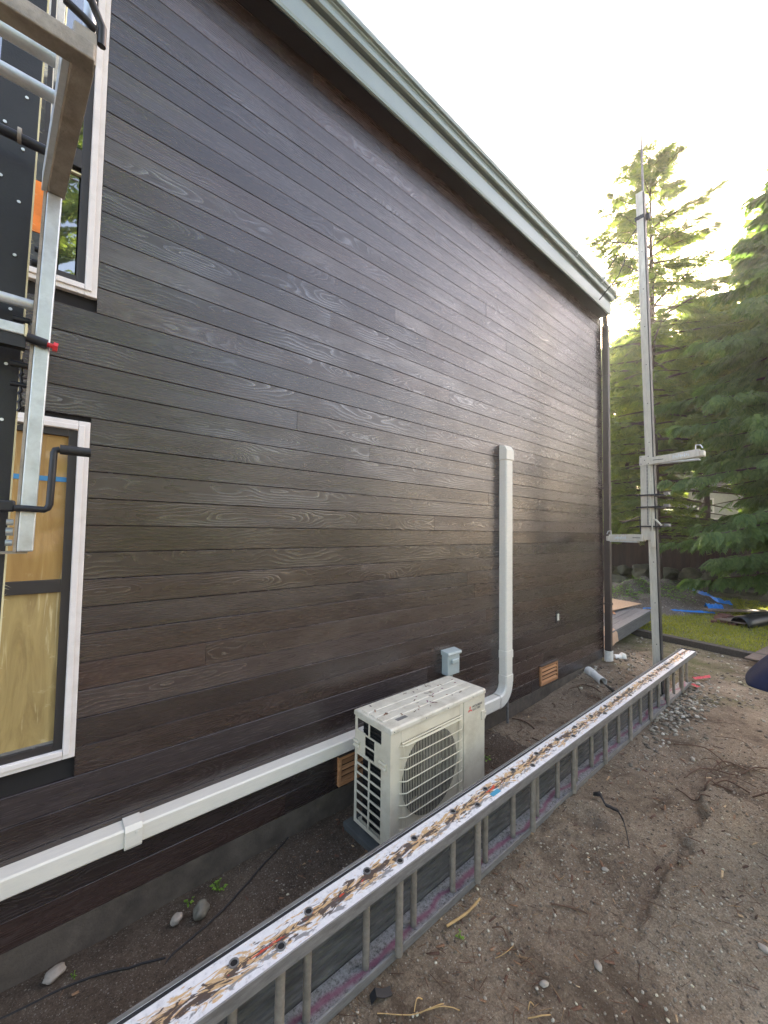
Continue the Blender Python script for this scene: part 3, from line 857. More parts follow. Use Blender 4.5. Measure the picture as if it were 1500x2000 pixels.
# ------------------------------------------------------------------ refrigerant duct along the wall
duct = thing('line_duct', 'white plastic pipe duct running along the wall base and up beside the condenser', 'duct', (3.7, -.05, .2))
D0, D1 = -.088, -.0015
def duct_prof(z0, z1):
    c = .007
    return [(D1, z0), (D0 + c, z0), (D0, z0 + c), (D0, z1 - c), (D0 + c, z1), (D1, z1)]
mb = MB(); mb.prism(duct_prof(.415, .503), 'x', XL, .352); part('channel', mb, MAT['duct'], duct, bevel=.002)
mb = MB(); mb.prism(duct_prof(.415, .503), 'x', .425, 2.9); part('channel', mb, MAT['duct'], duct, bevel=.002)
mb = MB(); mb.prism([(D1, .408), (D0 - .004, .408), (D0 - .008, .42), (D0 - .008, .49), (D0 + .008, .511), (D1, .511)], 'x', .352, .425)
mb.box(.395, .408, D0 - .0105, D0 - .008, .472, .484); part('coupling', mb, MAT['duct'], duct, bevel=.003)
# vertical run beside the condenser, bend and low horizontal leg behind it
w = .062
def vprof(cx, w_): return [(cx - w_, D1), (cx - w_, D0 + .012), (cx - w_ + .012, D0), (cx + w_ - .012, D0), (cx + w_, D0 + .012), (cx + w_, D1)]
DX = 3.665
mb = MB(); mb.prism(vprof(DX, w), 'z', .43, 2.70); part('channel', mb, MAT['duct'], duct, bevel=.002)
for z0 in (.66, .415):
    mb = MB(); mb.prism([(x_, y_ * 1.0 - (.005 if y_ < -.01 else 0)) for x_, y_ in vprof(DX, w + .007)], 'z', z0, z0 + .075)
    mb.box(DX - .02, DX + .01, D0 - .0085, D0 - .0045, z0 + .045, z0 + .050)
    part('coupling', mb, MAT['duct'], duct, bevel=.003)
# end cap with sloped hood
mb = MB()
mb.prism([(D1, 2.695), (D0 - .006, 2.695), (D0 - .006, 2.80), (D0 + .02, 2.845), (D1, 2.855)], 'x', DX - w - .007, DX + w + .007)
part('end_cap', mb, MAT['duct'], duct, bevel=.006, seg=3)
# sweep elbow, made as a bent section
mb = MB()
sec = [(-w - .004, D1), (-w - .004, D0 + .008), (-w + .012, D0 - .004), (w - .012, D0 - .004), (w + .004, D0 + .008), (w + .004, D1)]
rad = .16; cxx, czz = DX - rad, .415
vs = []; fs = []; nseg = 9
for k in range(nseg + 1):
    a = (math.pi / 2) * k / nseg
    for (u, y_) in sec:
        rr = rad + u
        vs.append((cxx + rr * math.cos(a), y_, czz - rr * math.sin(a)))
ns = len(sec)
for k in range(nseg):
    for q in range(ns):
        fs.append((k * ns + q, k * ns + (q + 1) % ns, (k + 1) * ns + (q + 1) % ns, (k + 1) * ns + q))
mb.add(vs, fs); part('elbow', mb, MAT['duct'], duct, bevel=.002)
mb = MB(); mb.prism([(D1, czz - rad - w), (D0 + .012, czz - rad - w), (D0, czz - rad - w + .012), (D0, czz - rad + w - .012), (D0 + .012, czz - rad + w), (D1, czz - rad + w)], 'x', 2.3, cxx)
part('channel', mb, MAT['duct'], duct, bevel=.002)
mb = MB(); mb.tube([(3.69, -.04, .28), (3.695, -.045, -.03)], .014, 8); part('drain_tube', mb, MAT['alu_grey'], duct, smooth=60)

# ------------------------------------------------------------------ disconnect box
dc = thing('disconnect_box', 'small grey electrical disconnect box on the boards above the condenser', 'electric box', (2.79, 0, .68))
mb = MB(); mb.box(2.715, 2.875, -.075, -.0015, .685, .855); part('body', mb, MAT['discon'], dc, bevel=.006)
mb = MB(); mb.prism([(-.0015, .857), (-.086, .857), (-.092, .868), (-.086, .885), (-.0015, .897)], 'x', 2.703, 2.887); part('lid', mb, MAT['discon'], dc, bevel=.003)
mb = MB(); mb.box(2.75, 2.845, -.098, -.0755, .785, .825); part('handle', mb, MAT['discon'], dc, bevel=.009, seg=3)
mb = MB(); mb.tube([(2.80, -.04, .684), (2.80, -.045, .62), (2.80, -.09, .56), (2.76, -.19, .52)], .012, 8); part('conduit', mb, MAT['discon'], dc, smooth=60)

# ------------------------------------------------------------------ condenser unit
ac = thing('condenser_unit', 'cream air conditioner condenser with round fan grille and black side coil', 'air conditioner', (2.1, -.40, .05))
AW, AD, A0, A1 = .958, .345, .055, .765
AM = T(1.618, -.565, 0) @ rotz(R(1.0))      # local x along the front, y to the back
def abox(mb, x0, x1, y0, y1, z0, z1): mb.box(x0, x1, y0, y1, z0, z1, mat=AM); return mb
t_ = .012
FX0, FX1 = .085, .655       # grille window on the front
FZ0, FZ1 = .105, .655
mb = MB()
abox(mb, 0.002, FX0, 0, t_, A0, A1 - .03); abox(mb, FX1, .70, 0, t_, A0, A1 - .03)
abox(mb, FX0, FX1, 0, t_, A0, FZ0); abox(mb, FX0, FX1, 0, t_, FZ1, A1 - .03)
# right service panel, right side and back
part('front_panel', mb, MAT['ac'], ac, bevel=.003)
mb = MB(); abox(mb, .703, AW, -.004, .010, A0, A1 - .03); abox(mb, AW - .010, AW, .0101, AD - .02, A0, A1 - .03)
part('service_panel', mb, MAT['ac'], ac, bevel=.004)
mb = MB(); abox(mb, .70, AW - .012, AD - .012, AD, A0, A1 - .03); abox(mb, .02, AW - .02, .02, AD - .02, A0 - .0, A0 + .02); part('rear_panel', mb, MAT['ac'], ac)
# top lid with shallow ribs
mb = MB()
mb.prism([(-.010, A1 - .034), (-.010, A1 - .008), (-.002, A1), (AD + .002, A1), (AD + .008, A1 - .008), (AD + .008, A1 - .034)], 'x', -.008, AW + .006, mat=AM)
top = part('top_panel', mb, MAT['actop'], ac, bevel=.008, seg=3)
for q in (.09, .165, .24):
    mb = MB(); mb.prism([(q, A1 + .0005), (q + .006, A1 + .004), (q + .060, A1 + .004), (q + .066, A1 + .0005)], 'x', .02, AW - .03, mat=AM)
    part('top_rib', mb, MAT['actop'], top)
# fan recess: shade put into near-black back panel, shroud ring, blades, hub
fc = AM @ Vector((.372, .0, .385)); fn = (AM.to_3x3() @ Vector((0, 1, 0)))
mb = MB(); abox(mb, FX0 - .0, FX1 + .0, .19, .20, FZ0, FZ1); part('fan_back', mb, MAT['coil'], ac)
mb = MB(); mb.ring(fc + fn * .006, fn, .235, .262, .10, 40); sh = part('fan_shroud', mb, MAT['acdark'], ac, smooth=40)
# plate round the opening
mb = MB(); nn = 48
vs = []; fs = []
cx_, cz_ = .372, .385
for k in range(nn):
    a = 2 * math.pi * k / nn
    ca, sa = math.cos(a), math.sin(a)
    tmax = min((FX1 - cx_) / ca if ca > 1e-6 else 9, (FX0 - cx_) / ca if ca < -1e-6 else 9, (FZ1 - cz_) / sa if sa > 1e-6 else 9, (FZ0 - cz_) / sa if sa < -1e-6 else 9)
    vs.append(AM @ Vector((cx_ + .25 * ca, .014, cz_ + .25 * sa))); vs.append(AM @ Vector((cx_ + tmax * ca, .012, cz_ + tmax * sa)))
for k in range(nn):
    j = (k + 1) % nn; fs.append((2 * k, 2 * k + 1, 2 * j + 1, 2 * j))
mb.add(vs, fs); part('fan_plate', mb, MAT['ac'], ac)
fan = MB(); fan.tube([fc + fn * .05, fc + fn * .13], .06, 20); fanh = part('fan_hub', fan, MAT['acdark'], ac, smooth=40)
for k in range(3):
    mb = MB(); vs = []; fs = []
    for i_ in range(9):
        aa = k * 2 * math.pi / 3 + i_ * .21
        for rr in (.05, .14, .225):
            vs.append(fc + fn * (.05 + .009 * i_) + (AM.to_3x3() @ Vector((rr * math.cos(aa), 0, rr * math.sin(aa)))))
    for i_ in range(8):
        for q in range(2): fs.append((i_ * 3 + q, i_ * 3 + q + 1, i_ * 3 + q + 4, i_ * 3 + q + 3))
    mb.add(vs, fs); part('fan_blade', mb, MAT['acdark'], fanh, smooth=80)
# grille: fine upright bars joined, nine wide cross bars one by one
mb = MB(); nb = 40
for k in range(nb):
    xx = FX0 + .006 + (FX1 - FX0 - .012) * k / (nb - 1)
    abox(mb, xx - .0010, xx + .0010, -.020, -.0185, FZ0 - .02, FZ1 + .005)
    # hooked top end of every bar
    abox(mb, xx - .0010, xx + .0010, -.0184, .0, FZ1 + .001, FZ1 + .005)
gr = part('grille', mb, MAT['grille'], ac)
for k in range(9):
    zz = FZ0 - .025 + (FZ1 - .015 - FZ0 + .025) * k / 8
    mb = MB()
    P_ = [(FX0 - .012, -.001, zz), (FX0 + .028, -.026, zz), (FX1 - .006, -.026, zz), (FX1 + .004, -.022, zz + .006), (FX1 + .004, -.022, zz + .022)]
    mb.tube([AM @ Vector(p) for p in P_], .0036, 6); part('cross_bar', mb, MAT['grille'], gr, smooth=60)
mb = MB(); mb.tube([AM @ Vector((FX0 - .008, -.020, FZ1 + .004)), AM @ Vector((FX1 + .008, -.020, FZ1 + .004))], .0045, 6)
mb.tube([AM @ Vector((FX0 - .008, -.020, FZ1 - .012)), AM @ Vector((FX1 + .008, -.020, FZ1 - .012))], .0035, 6); part('top_rail', mb, MAT['grille'], gr, smooth=60)
# side guard: two columns of rounded openings, upper ones varied, black coil behind
mb = MB()
gx0, gx1 = -.001, .006
abox(mb, gx0, gx1, .0, .085, A0, A1 - .034)                       # front post
abox(mb, gx0, gx1, AD - .022, AD, A0, A1 - .034)                # back post
cols = [(.085, .193), (.207, AD - .022)]
abox(mb, gx0, gx1, .193, .207, A0, .49)
zs = [A0, .075]
# lower grid: seven openings in each column
n_open = 7
zb, zt = .078, .492
st = (zt - zb) / n_open
abox(mb, gx0, gx1, .085, AD - .022, A0, zb)
for k in range(1, n_open):
    for (c0, c1) in cols: abox(mb, gx0, gx1, c0, c1, zb + k * st - .006, zb + k * st + .006)
abox(mb, gx0, gx1, .207, AD - .022, .49, .510)
abox(mb, gx0, gx1, .085, .150, .492, .638); abox(mb, gx0, gx1, .150, .205, .492, .506); abox(mb, gx0, gx1, .243, AD - .022, .51, .645)
abox(mb, gx0, gx1, .150, .243, .563, .573); abox(mb, gx0, gx1, .150, .243, .630, .640)
abox(mb, gx0, gx1, .205, .243, .492, .50)
abox(mb, gx0, gx1, .085, AD - .022, .718, A1 - .034); abox(mb, gx0, gx1, .198, .210, .64, .718)
sg = part('side_guard', mb, MAT['ac'], ac, bevel=.0015)
mb = MB(); abox(mb, .030, .040, .05, AD - .05, A0 + .02, A1 - .04); part('coil', mb, MAT['coil'], ac)
mb = MB()
for k in range(26):
    zz = A0 + .03 + k * .0245
    abox(mb, .018, .030, .06, AD - .06, zz, zz + .004)
part('coil_fins', mb, MAT['coil'], ac)
mb = MB()
for k in range(12):
    zz = A0 + .04 + k * .053; c = AM @ Vector((.018, .092, zz)); e = AM.to_3x3() @ Vector((.012, 0, 0))
    mb.tube([c, c + e], .006, 6)
part('copper_bend', mb, MAT['copper'], ac, smooth=60)
for (hy, hz) in ((.03, .52), (AD - .06, .55)):
    mb = MB()
    mb.prism([(hz + .030, -.001), (hz + .030, -.012), (hz + .022, -.020), (hz + .016, -.012), (hz + .004, -.008), (hz - .004, -.020), (hz - .012, -.018), (hz - .014, -.001)], 'y', hy - .0, hy + .062,
             mat=AM @ Matrix(((0, 0, 1, 0), (0, 1, 0, 0), (1, 0, 0, 0), (0, 0, 0, 1))))
    part('grip', mb, MAT['ac'], sg, bevel=.002)
mb = MB(); abox(mb, AW - .001, AW + .012, .004, .030, .545, .615); abox(mb, AW + .012, AW + .034, .004, .030, .575, .585); abox(mb, AW + .012, AW + .034, .004, .030, .545, .557); abox(mb, AW - .05, AW - .001, -.012, -.0042, .548, .613)
part('service_handle', mb, MAT['ac'], ac, bevel=.003)
# badge: three-diamond mark and two lines of lettering on the service panel
mb = MB()
ec = (.773, .660); er = .0155
for a in (90, 210, 330):
    d = Vector((math.cos(R(a)), math.sin(R(a)))); p = Vector((-d.y, d.x)) * .577
    q0 = Vector(ec); pts = [q0, q0 + (d + p) * er * .86, q0 + d * er * 1.72, q0 + (d - p) * er * .86]
    vs = [AM @ Vector((u, -.0052, v)) for u, v in pts]
    mb.add(vs, [(0, 1, 2, 3)])
part('emblem', mb, MAT['red'], ac)
def lettering(txt, x, z, size, mt, parent, mat_, yoff=-.0052):
    cu = bpy.data.curves.new('lettering', 'FONT'); cu.body = txt; cu.size = size; cu.extrude = .0003
    tmp = bpy.data.objects.new('tmp', cu); COL.objects.link(tmp)
    dg = bpy.context.evaluated_depsgraph_get()
    me = bpy.data.meshes.new_from_object(tmp.evaluated_get(dg))
    bpy.data.objects.remove(tmp)
    me.transform(mat_ @ T(x, yoff, z) @ Matrix.Rotation(R(90), 4, 'X'))
    me.materials.clear()
    return put('lettering', me, mt, parent)
lettering('MITSUBISHI', .802, .664, .0235, MAT['ink'], ac, AM)
lettering('ELECTRIC', .802, .643, .0235, MAT['ink'], ac, AM)
mb = MB(); abox(mb, .10, .19, .045, .075, A1 + .0002, A1 + .0008); part('lid_label', mb, MAT['alu_grey'], ac)
for xx in (.02, .30, .52, .80):
    mb = MB(); c = AM @ Vector((xx, -.012, A1 - .020)); mb.tube([c, c + Vector((0, .006, 0))], .0035, 8); part('screw', mb, MAT['ink'], ac)
for yy in (.12, .25):
    mb = MB(); abox(mb, .0, AW - .02, yy - .02, yy + .02, .040, .0545); part('foot', mb, MAT['padc'], ac)
pad = MB(); pad.box(-.045, AW + .05, -.035, AD + .06, -.04, .038, mat=AM)
o = part('equipment_pad', pad, MAT['padc'], None, bevel=.008)
tag(o, 'low grey pad on the soil under the cream condenser', 'pad')
# debris lying on the lid
MAT['leafdry'] = simple('dry_leaf', (.22, .09, .04), .8)
MAT['leafpur'] = simple('faded_leaf', (.20, .05, .10), .8)
deb = MB(); 
for k in range(38):
    c = AM @ Vector((rnd.uniform(.02, AW - .05), rnd.uniform(.02, AD - .02), A1 + .0055)); a = rnd.uniform(0, 6.3); L_ = rnd.uniform(.004, .018); w_ = rnd.uniform(.0012, .004)
    deb.box(-L_, L_, -w_, w_, -.001, .001, mi=rnd.choice((0, 0, 1, 2)), mat=T(*c) @ rotz(a))
o = part('leaf_litter', deb, [MAT['twig'], MAT['leafdry'], MAT['leafpur']]); kind(o, 'stuff', 'bits of dry leaf and needle scattered on the condenser lid', 'leaf litter')

# ------------------------------------------------------------------ extension ladder lying on edge, plank behind
YB, YF, LT = -.868, -1.022, .43
LX0, LX1 = -.75, 6.50
ld = thing('extension_ladder', 'long aluminium extension ladder lying on its edge, stained rail upward', 'ladder', (2.9, -.94, 0))
LR = T(LX0, 0, 0)
def lad_y(x): return -.012 * (x - 1) / 4
back_x = [1.745 + .2948 * k for k in range(-8, 17)]
front_x = [1.893 + .5880 * k for k in range(-4, 8)]
# top rail web with rung sockets as real rings, flanges down front and back
def shear(mb):
    mb.v = [(x, y + lad_y(x), z) for x, y, z in mb.v]; return mb
mb = MB(); nseg = 8
for k in range(nseg):
    a = LX0 + (LX1 - LX0) * k / nseg; b_ = LX0 + (LX1 - LX0) * (k + 1) / nseg
    mb.box(a, b_, YF, YB, LT - .005, LT)
tr = part('upper_rail', shear(mb), MAT['laddertop'], ld)
mb = MB()
for k in range(nseg):
    a = LX0 + (LX1 - LX0) * k / nseg; b_ = LX0 + (LX1 - LX0) * (k + 1) / nseg
    mb.prism([(YF - .001, LT + .002), (YF - .005, LT), (YF - .005, LT - .048), (YF + .012, LT - .052), (YF + .012, LT - .046), (YF - .001, LT - .044)], 'x', a, b_)
    mb.prism([(YB - .012, LT - .042), (YB + .004, LT - .042), (YB + .004, LT + .010), (YB - .002, LT + .010), (YB - .002, LT - .036), (YB - .012, LT - .036)], 'x', a, b_)
part('rail_flange', shear(mb), MAT['alu_grey'], tr)
# black strip standing for the shaded gap at the nested rail behind
mb = MB()
for k in range(nseg):
    a = LX0 + (LX1 - LX0) * k / nseg; b_ = LX0 + (LX1 - LX0) * (k + 1) / nseg
    mb.box(a, b_, YB - .018, YB - .006, LT + .0005, LT + .0025)
part('gap_shade_strip', shear(mb), MAT['rubber'], tr)
# curved end of the rail
mb = MB(); mb.box(LX1 + .0005, LX1 + .012, YF - .004, YB + .004, LT - .05, LT + .012); shear(mb); part('rail_end', mb, MAT['rubber'], tr, bevel=.006)
mb = MB()
for k in range(nseg):
    a = LX0 + (LX1 - .02 - LX0) * k / nseg; b_ = LX0 + (LX1 - .02 - LX0) * (k + 1) / nseg
    mb.box(a, b_, YF + .052, YB + .005, .016, .021)
br = part('lower_rail', shear(mb), MAT['ladderbot'], ld)
# lower rail shifted to the front: web + upturned lip
mb.v = []; mb.f = []; mb.mi = []
for k in range(nseg):
    a = LX0 + (LX1 - .02 - LX0) * k / nseg; b_ = LX0 + (LX1 - .02 - LX0) * (k + 1) / nseg
    mb.prism([(YF + .050, .0), (YF + .046, .0), (YF + .042, .004), (YF + .042, .040), (YF + .050, .042), (YF + .050, .020)], 'x', a, b_)
part('rail_flange', shear(mb), MAT['alu_grey'], br)
def socket(x, y):
    m_ = MB(); c = Vector((x, y + lad_y(x), LT + .0003))
    m_.ring(c, (0, 0, 1), .0125, .0175, .004, 16)
    return m_
hole_m = None
for (xl, yy, rr) in ((back_x, -.932, .0160), (front_x, -.985, .0178)):
    for x in xl:
        if x < LX0 + .05 or x > LX1 - .03: continue
        yv = yy + lad_y(x)
        mb = MB(); mb.tube([(x, yv, .0215), (x, yv, LT - .0055)], rr, 12); part('rung', mb, MAT['rung'], ld, smooth=50)
        mb = MB(); mb.tube([(x, yv, LT + .0002), (x, yv, LT + .0012)], .0125, 14); part('rung_bore', mb, MAT['wallback'], tr)
        part('rung_collar', socket(x, yy), MAT['alu_grey'], tr, smooth=40)
mb = MB(); mb.box(2.02, 2.10, -1.0, -.972, LT + .0003, LT + .0009, mat=None); shear(mb); part('sticker', mb, MAT['sticker'], tr)
# scaffold plank on edge behind the rungs
pk = thing('scaffold_plank', 'grey ribbed aluminium scaffold plank standing on edge behind the ladder', 'plank', (2.4, -.85, 0))
PX0, PX1 = -.7, 5.58
mb = MB()
mb.box(PX0, PX1, -.858, -.838, .012, .382); shear(mb); pp = part('deck_sheet', mb, MAT['plank'], pk)
for q in range(9):
    zc = .040 + q * .039
    mb = MB(); mb.prism([(-.8585, zc - .010), (-.866, zc - .007), (-.866, zc + .007), (-.8585, zc + .010)], 'x', PX0, PX1); shear(mb); part('rib', mb, MAT['plank'], pk)
mb = MB(); mb.box(2.3, 4.35, -.856, -.840, .3825, .402); shear(mb); part('edge_lip', mb, MAT['alu'], pk, bevel=.004)

# ------------------------------------------------------------------ far pump-jack pole
def pole(name, label, bx, by, lean_x, lean_y, h, w, zb, m_light, tip=0.0, wd=None):
    t = thing(name, label, 'scaffold pole', (bx, by, zb), 'pump jack poles along the wall')
    def L(mb): mb.v = [(x + lean_x * (z - zb), y + lean_y * (z - zb), z) for x, y, z in mb.v]; return mb
    d = wd or w
    mb = MB()
    x0, x1, y0, y1 = bx - w / 2, bx + w / 2, by - d / 2, by + d / 2
    g1, g2 = y0 + d * .60, y0 + d * .74
    # section with the long groove in the side faces
    prof = [(x0, y0), (x0, g1), (x0 + .006, g1 + .003), (x0 + .006, g2 - .003), (x0, g2), (x0, y1), (x1, y1), (x1, g2), (x1 - .006, g2 - .003), (x1 - .006, g1 + .003), (x1, g1), (x1, y0)]
    mb.prism(prof, 'z', zb, h); part('mast', L(mb), m_light, t)
    mb = MB(); mb.box(x0 - .001, x1 + .006, y0 - .014, y0 - .0005, zb, h - .02); part('rubber_face', L(mb), MAT['rubber'], t, bevel=.002)
    if tip:  # tapered sliver: glare eating away the pole top, put into the shape
        mb = MB(); mb.prism([(x1 - .034, h + .001), (x1, h + .001), (x1, h + tip), (x1 - .006, h + tip)], 'y', y0, y0 + .02); mb.prism([(x1 - .030, h - .3), (x1 + .001, h - .3), (x1 + .001, h), (x1 - .030, h)], 'y', y0 + d + .0005, y0 + d + .006); part('glare_cut_tip', L(mb), MAT['alu_grey'], t)
    return t, L
P2, L2 = pole('pump_jack_pole', 'tall dusty aluminium scaffold pole standing beside the far corner of the wall', 5.79, -.812, 0, .019, 6.42, .078, -.02, MAT['alu_tan'], tip=.83)
mb = MB(); mb.box(5.745, 5.845, -.865, -.755, 6.05, 6.10); part('collar', L2(mb), MAT['blacksteel'], P2)
mb = MB(); mb.box(5.80, 5.835, -.91, -.866, 6.04, 6.12); part('clamp', L2(mb), MAT['blacksteel'], P2, bevel=.004)
mb = MB(); mb.tube([(5.78, -.72, 6.08), (5.80, -.42, 5.45), (5.85, -.1, 5.2)], .008, 6); mb.tube([(5.76, -.72, 6.02), (5.85, -.25, 5.62)], .006, 6); part('roof_brace', mb, MAT['blacksteel'], P2, smooth=60)
mb = MB(); mb.box(5.74, 5.84, -.885, -.745, -.02, .012); part('foot_plate', L2(mb), MAT['alu_grey'], P2)
for k in range(13):
    z = .6 + k * .5
    mb = MB(); mb.tube([(5.749, -.822, z), (5.746, -.822, z)], .006, 8); part('screw', L2(mb), MAT['blacksteel'], P2)
# its pump jack
J = thing('pump_jack', 'pale aluminium pump jack with two arms and chain on the far pole', 'pump jack', (5.79, -.8, 1.9))
yo = .025
mb = MB(); mb.box(5.715, 5.745, -.80 + yo, -.695 + yo, 1.87, 2.93); part('upright', mb, MAT['alu_tan'], J, bevel=.003)
mb = MB()
mb.box(5.700, 5.7145, -.805 + yo, -.69 + yo, 2.805, 2.93); part('bracket', mb, MAT['alu_tan'], J, bevel=.002)
for q in ((-.79, 2.825), (-.71, 2.825), (-.79, 2.915), (-.71, 2.915), (-.75, 2.87)):
    mb = MB(); mb.tube([(5.6995, q[0] + yo, q[1]), (5.694, q[0] + yo, q[1])], .006, 8); part('bolt', mb, MAT['blacksteel'], J)
def arm(y0, y1, z0, dz, tip):
    # box channel arm along y with slot, open end lip and upright pin loop
    mb = MB(); n_ = 4; s = 1 if y1 > y0 else -1
    vs = []
    for y, zo in ((y0, 0), (y1, dz)):
        for (x, z) in ((5.690, z0 - .012), (5.690, z0 + .075), (5.80, z0 + .075), (5.80, z0 - .012)):
            vs.append((x, y, z + zo))
    mb.add(vs, [(0, 1, 5, 4), (1, 2, 6, 5), (2, 3, 7, 6), (3, 0, 4, 7), (0, 3, 2, 1), (4, 5, 6, 7)])
    a = part('arm', mb, MAT['alu_tan'], J, bevel=.004)
    f = lambda t: y0 + (y1 - y0) * t
    g_ = lambda t: z0 + dz * t
    mb = MB(); mb.box(5.6885, 5.6898, min(f(.08), f(.30)), max(f(.08), f(.30)), g_(.19) + .028, g_(.19) + .036); part('slot', mb, MAT['blacksteel'], a)
    # worn stencil band: bare unreadable strokes
    for k in range(9):
        t = .50 + .30 * k / 8
        mb = MB(); mb.box(5.6884, 5.6897, f(t) - .006, f(t) + .006, g_(t) + .012 + .01 * (k % 2), g_(t) + .055 - .008 * (k % 3)); part('worn_stencil', mb, MAT['alu'], a)
    mb = MB(); yy = f(1.02); zz = g_(1)
    mb.tube([(5.70, f(.93), zz + .07), (5.70, f(.93), zz + .125), (5.70, f(1.02), zz + .120), (5.70, f(1.06), zz + .08)], .006, 6); part('pin', mb, MAT['alu'], a, smooth=60)
    mb = MB(); mb.box(5.69, 5.80, min(f(1.001), f(1.08)), max(f(1.001), f(1.08)), zz - .008, zz + .055); part('arm_end', mb, MAT['alu_tan'], a, bevel=.006)
    mb = MB(); mb.box(5.71, 5.80, min(f(.18), f(.98)), max(f(.18), f(.98)), g_(.5) - .026, g_(.5) - .0125); part('under_rail', mb, MAT['alu'], a)
arm(-.775, -1.275, 2.82, .04, 1)
arm(-.70, -.30, 1.865, -.01, -1)
mb = MB()
for k in range(34):
    z = 2.80 - k * .022
    if k % 2: mb.box(5.683, 5.689, -.785 + yo, -.773 + yo, z - .016, z + .016)
    else: mb.box(5.680, 5.692, -.782 + yo, -.776 + yo, z - .016, z + .016)
part('chain', mb, MAT['alu_grey'], J)
for z in (2.42, 2.27, 2.03):
    mb = MB(); mb.box(5.68, 5.86, -.90, -.665, z, z + .018); mb.tube([(5.70, -.655, z + .009), (5.70, -.625, z + .009)], .010, 8); part('strap', mb, MAT['blacksteel'], J)
    mb = MB(); mb.box(5.77, 5.85, -.955, -.901, z + .01, z + .045); part('pad', mb, MAT['alu_grey'], J, bevel=.004)
mb = MB(); mb.tube([(5.685, -.80, 1.80), (5.685, -.80, 2.10), (5.68, -.815, 2.13), (5.68, -.84, 2.12), (5.68, -.90, 2.05)], .011, 8); mb.box(5.67, 5.69, -.83, -.785, 1.79, 1.98); part('lever', mb, MAT['alu_tan'], J, smooth=50)
mb = MB(); mb.tube([(5.72, -.665, 1.97), (5.72, -.655, 2.16), (5.72, -.45, 2.08)], .008, 6); part('spring_rod', mb, MAT['blacksteel'], J, smooth=60)

# ------------------------------------------------------------------ near pump-jack pole and jack (left edge)
w1 = .080
P1, L1 = pole('pump_jack_pole', 'near scaffold pole with black rubber face and frayed edge at left', -.148, -.812, .0142, 0, 6.5, w1, -.02, MAT['alu'], wd=.08)
for k in range(30):
    z = 1.15 + k * .155
    for q in (0, 1):
        xx = -.148 + (-.022 if q else .018); zz = z + q * .055
        mb = MB(); mb.tube([(xx, -.8665, zz), (xx, -.8690, zz)], .0042, 8); part('screw', L1(mb), MAT['screw'], P1)
mb = MB()
for k in range(900):
    z = rnd.uniform(.3, 6.2); L_ = rnd.uniform(.002, .012) if rnd.random() < .85 else rnd.uniform(.012, .05)
    x0 = -.148 + w1 / 2 + .0055; dz = rnd.uniform(-.012, .012)
    mb.add([(x0, -.866, z), (x0 + L_ * .35, -.868, z + dz), (x0, -.866, z + .0015)], [(0, 1, 2)])
mb.box(-.148 + w1 / 2 + .004, -.148 + w1 / 2 + .0085, -.8655, -.852, .0, 6.4)
part('frayed_edge', L1(mb), MAT['fray'], P1)
K = thing('pump_jack', 'near aluminium pump jack with black crank handle and red bolt at left', 'pump jack', (-.05, -.9, 1.9))
def lean_up(mb):
    mb.v = [(x + .022 * (z - 1.9), y, z) for x, y, z in mb.v]; return mb
mb = MB(); mb.box(-.051, -.018, -.945, -.905, 1.878, 2.87); up = part('upright', lean_up(mb), MAT['alu'], K, bevel=.003)
mb = MB(); mb.box(-.058, -.0515, -.945, -.90, 1.878, 2.87); part('upright_flange', lean_up(mb), MAT['alu_dirty'], K)
# outrigger arms of the platform frame, seen from below
def skew(mb, y0=-.93, k=-.05):
    mb.v = [(x + (y - y0) * k, y, z) for x, y, z in mb.v]; return mb
mb = MB(); mb.box(-.030, .008, -1.40, -.93, 2.872, 2.94); part('arm', skew(mb, k=-.075), MAT['alu_dirty'], K, bevel=.003)
mb = MB(); mb.box(-.042, -.0305, -1.385, -.93, 2.876, 2.93); part('arm_lip', skew(mb, k=-.075), MAT['alu'], K)
mb = MB(); mb.box(-.9, .040, -1.412, -1.374, 2.869, 2.905); part('cross_beam', mb, MAT['alu_dirty'], K, bevel=.003)
for (yy, zz) in ((-1.30, 2.925), (-1.205, 2.925)):
    mb = MB(); mb.tube([(-.9, yy, zz), (-.02, yy, zz)], .0135, 14); part('frame_tube', mb, MAT['alu'], K, smooth=60)
mb = MB(); mb.tube([(-.7, -.925, 2.548), (-.045, -.925, 2.548)], .014, 14); part('frame_tube', mb, MAT['alu'], K, smooth=60)
mb = MB(); mb.tube([(-.7, -.935, 2.995), (-.022, -.93, 2.992)], .013, 12); part('black_tube', mb, MAT['blacksteel'], K, smooth=60)
mb = MB(); mb.ring((-.095, -.935, 2.995), (1, 0, 0), .0135, .019, .008, 16); part('clamp_ring', mb, MAT['alu_dirty'], K, smooth=50)
mb = MB(); mb.tube([(.03, -1.38, 2.90), (.03, -1.38, 3.02)], .011, 12); part('guard_post', mb, MAT['alu'], K, smooth=60)
mb = MB(); mb.tube([(-.01, -1.40, 2.965), (-.012, -1.41, 2.985), (.0, -1.415, 3.0), (.03, -1.41, 2.99), (.05, -1.40, 2.96), (.05, -1.395, 2.925)], .008, 8)
mb.tube([(-.01, -1.40, 2.965), (.02, -1.40, 2.955), (.04, -1.395, 2.95)], .007, 8); part('hook', mb, MAT['blacksteel'], K, smooth=60)
mb = MB(); mb.box(-.7, -.058, -.965, -.935, 2.447, 2.475); part('square_tube', mb, MAT['alu'], K, bevel=.003)
mb = MB(); mb.box(-.058, -.053, -.967, -.933, 2.444, 2.478); part('end_ring', mb, MAT['fray'], K)
mb = MB(); mb.box(-.7, -.056, -.96, -.93, 2.415, 2.4465); part('brake_shoe', mb, MAT['rubber'], K)
mb = MB(); mb.tube([(-.054, -.955, 2.447), (-.012, -.955, 2.440)], .0125, 16); part('sleeve', mb, MAT['blacksteel'], K, smooth=50)
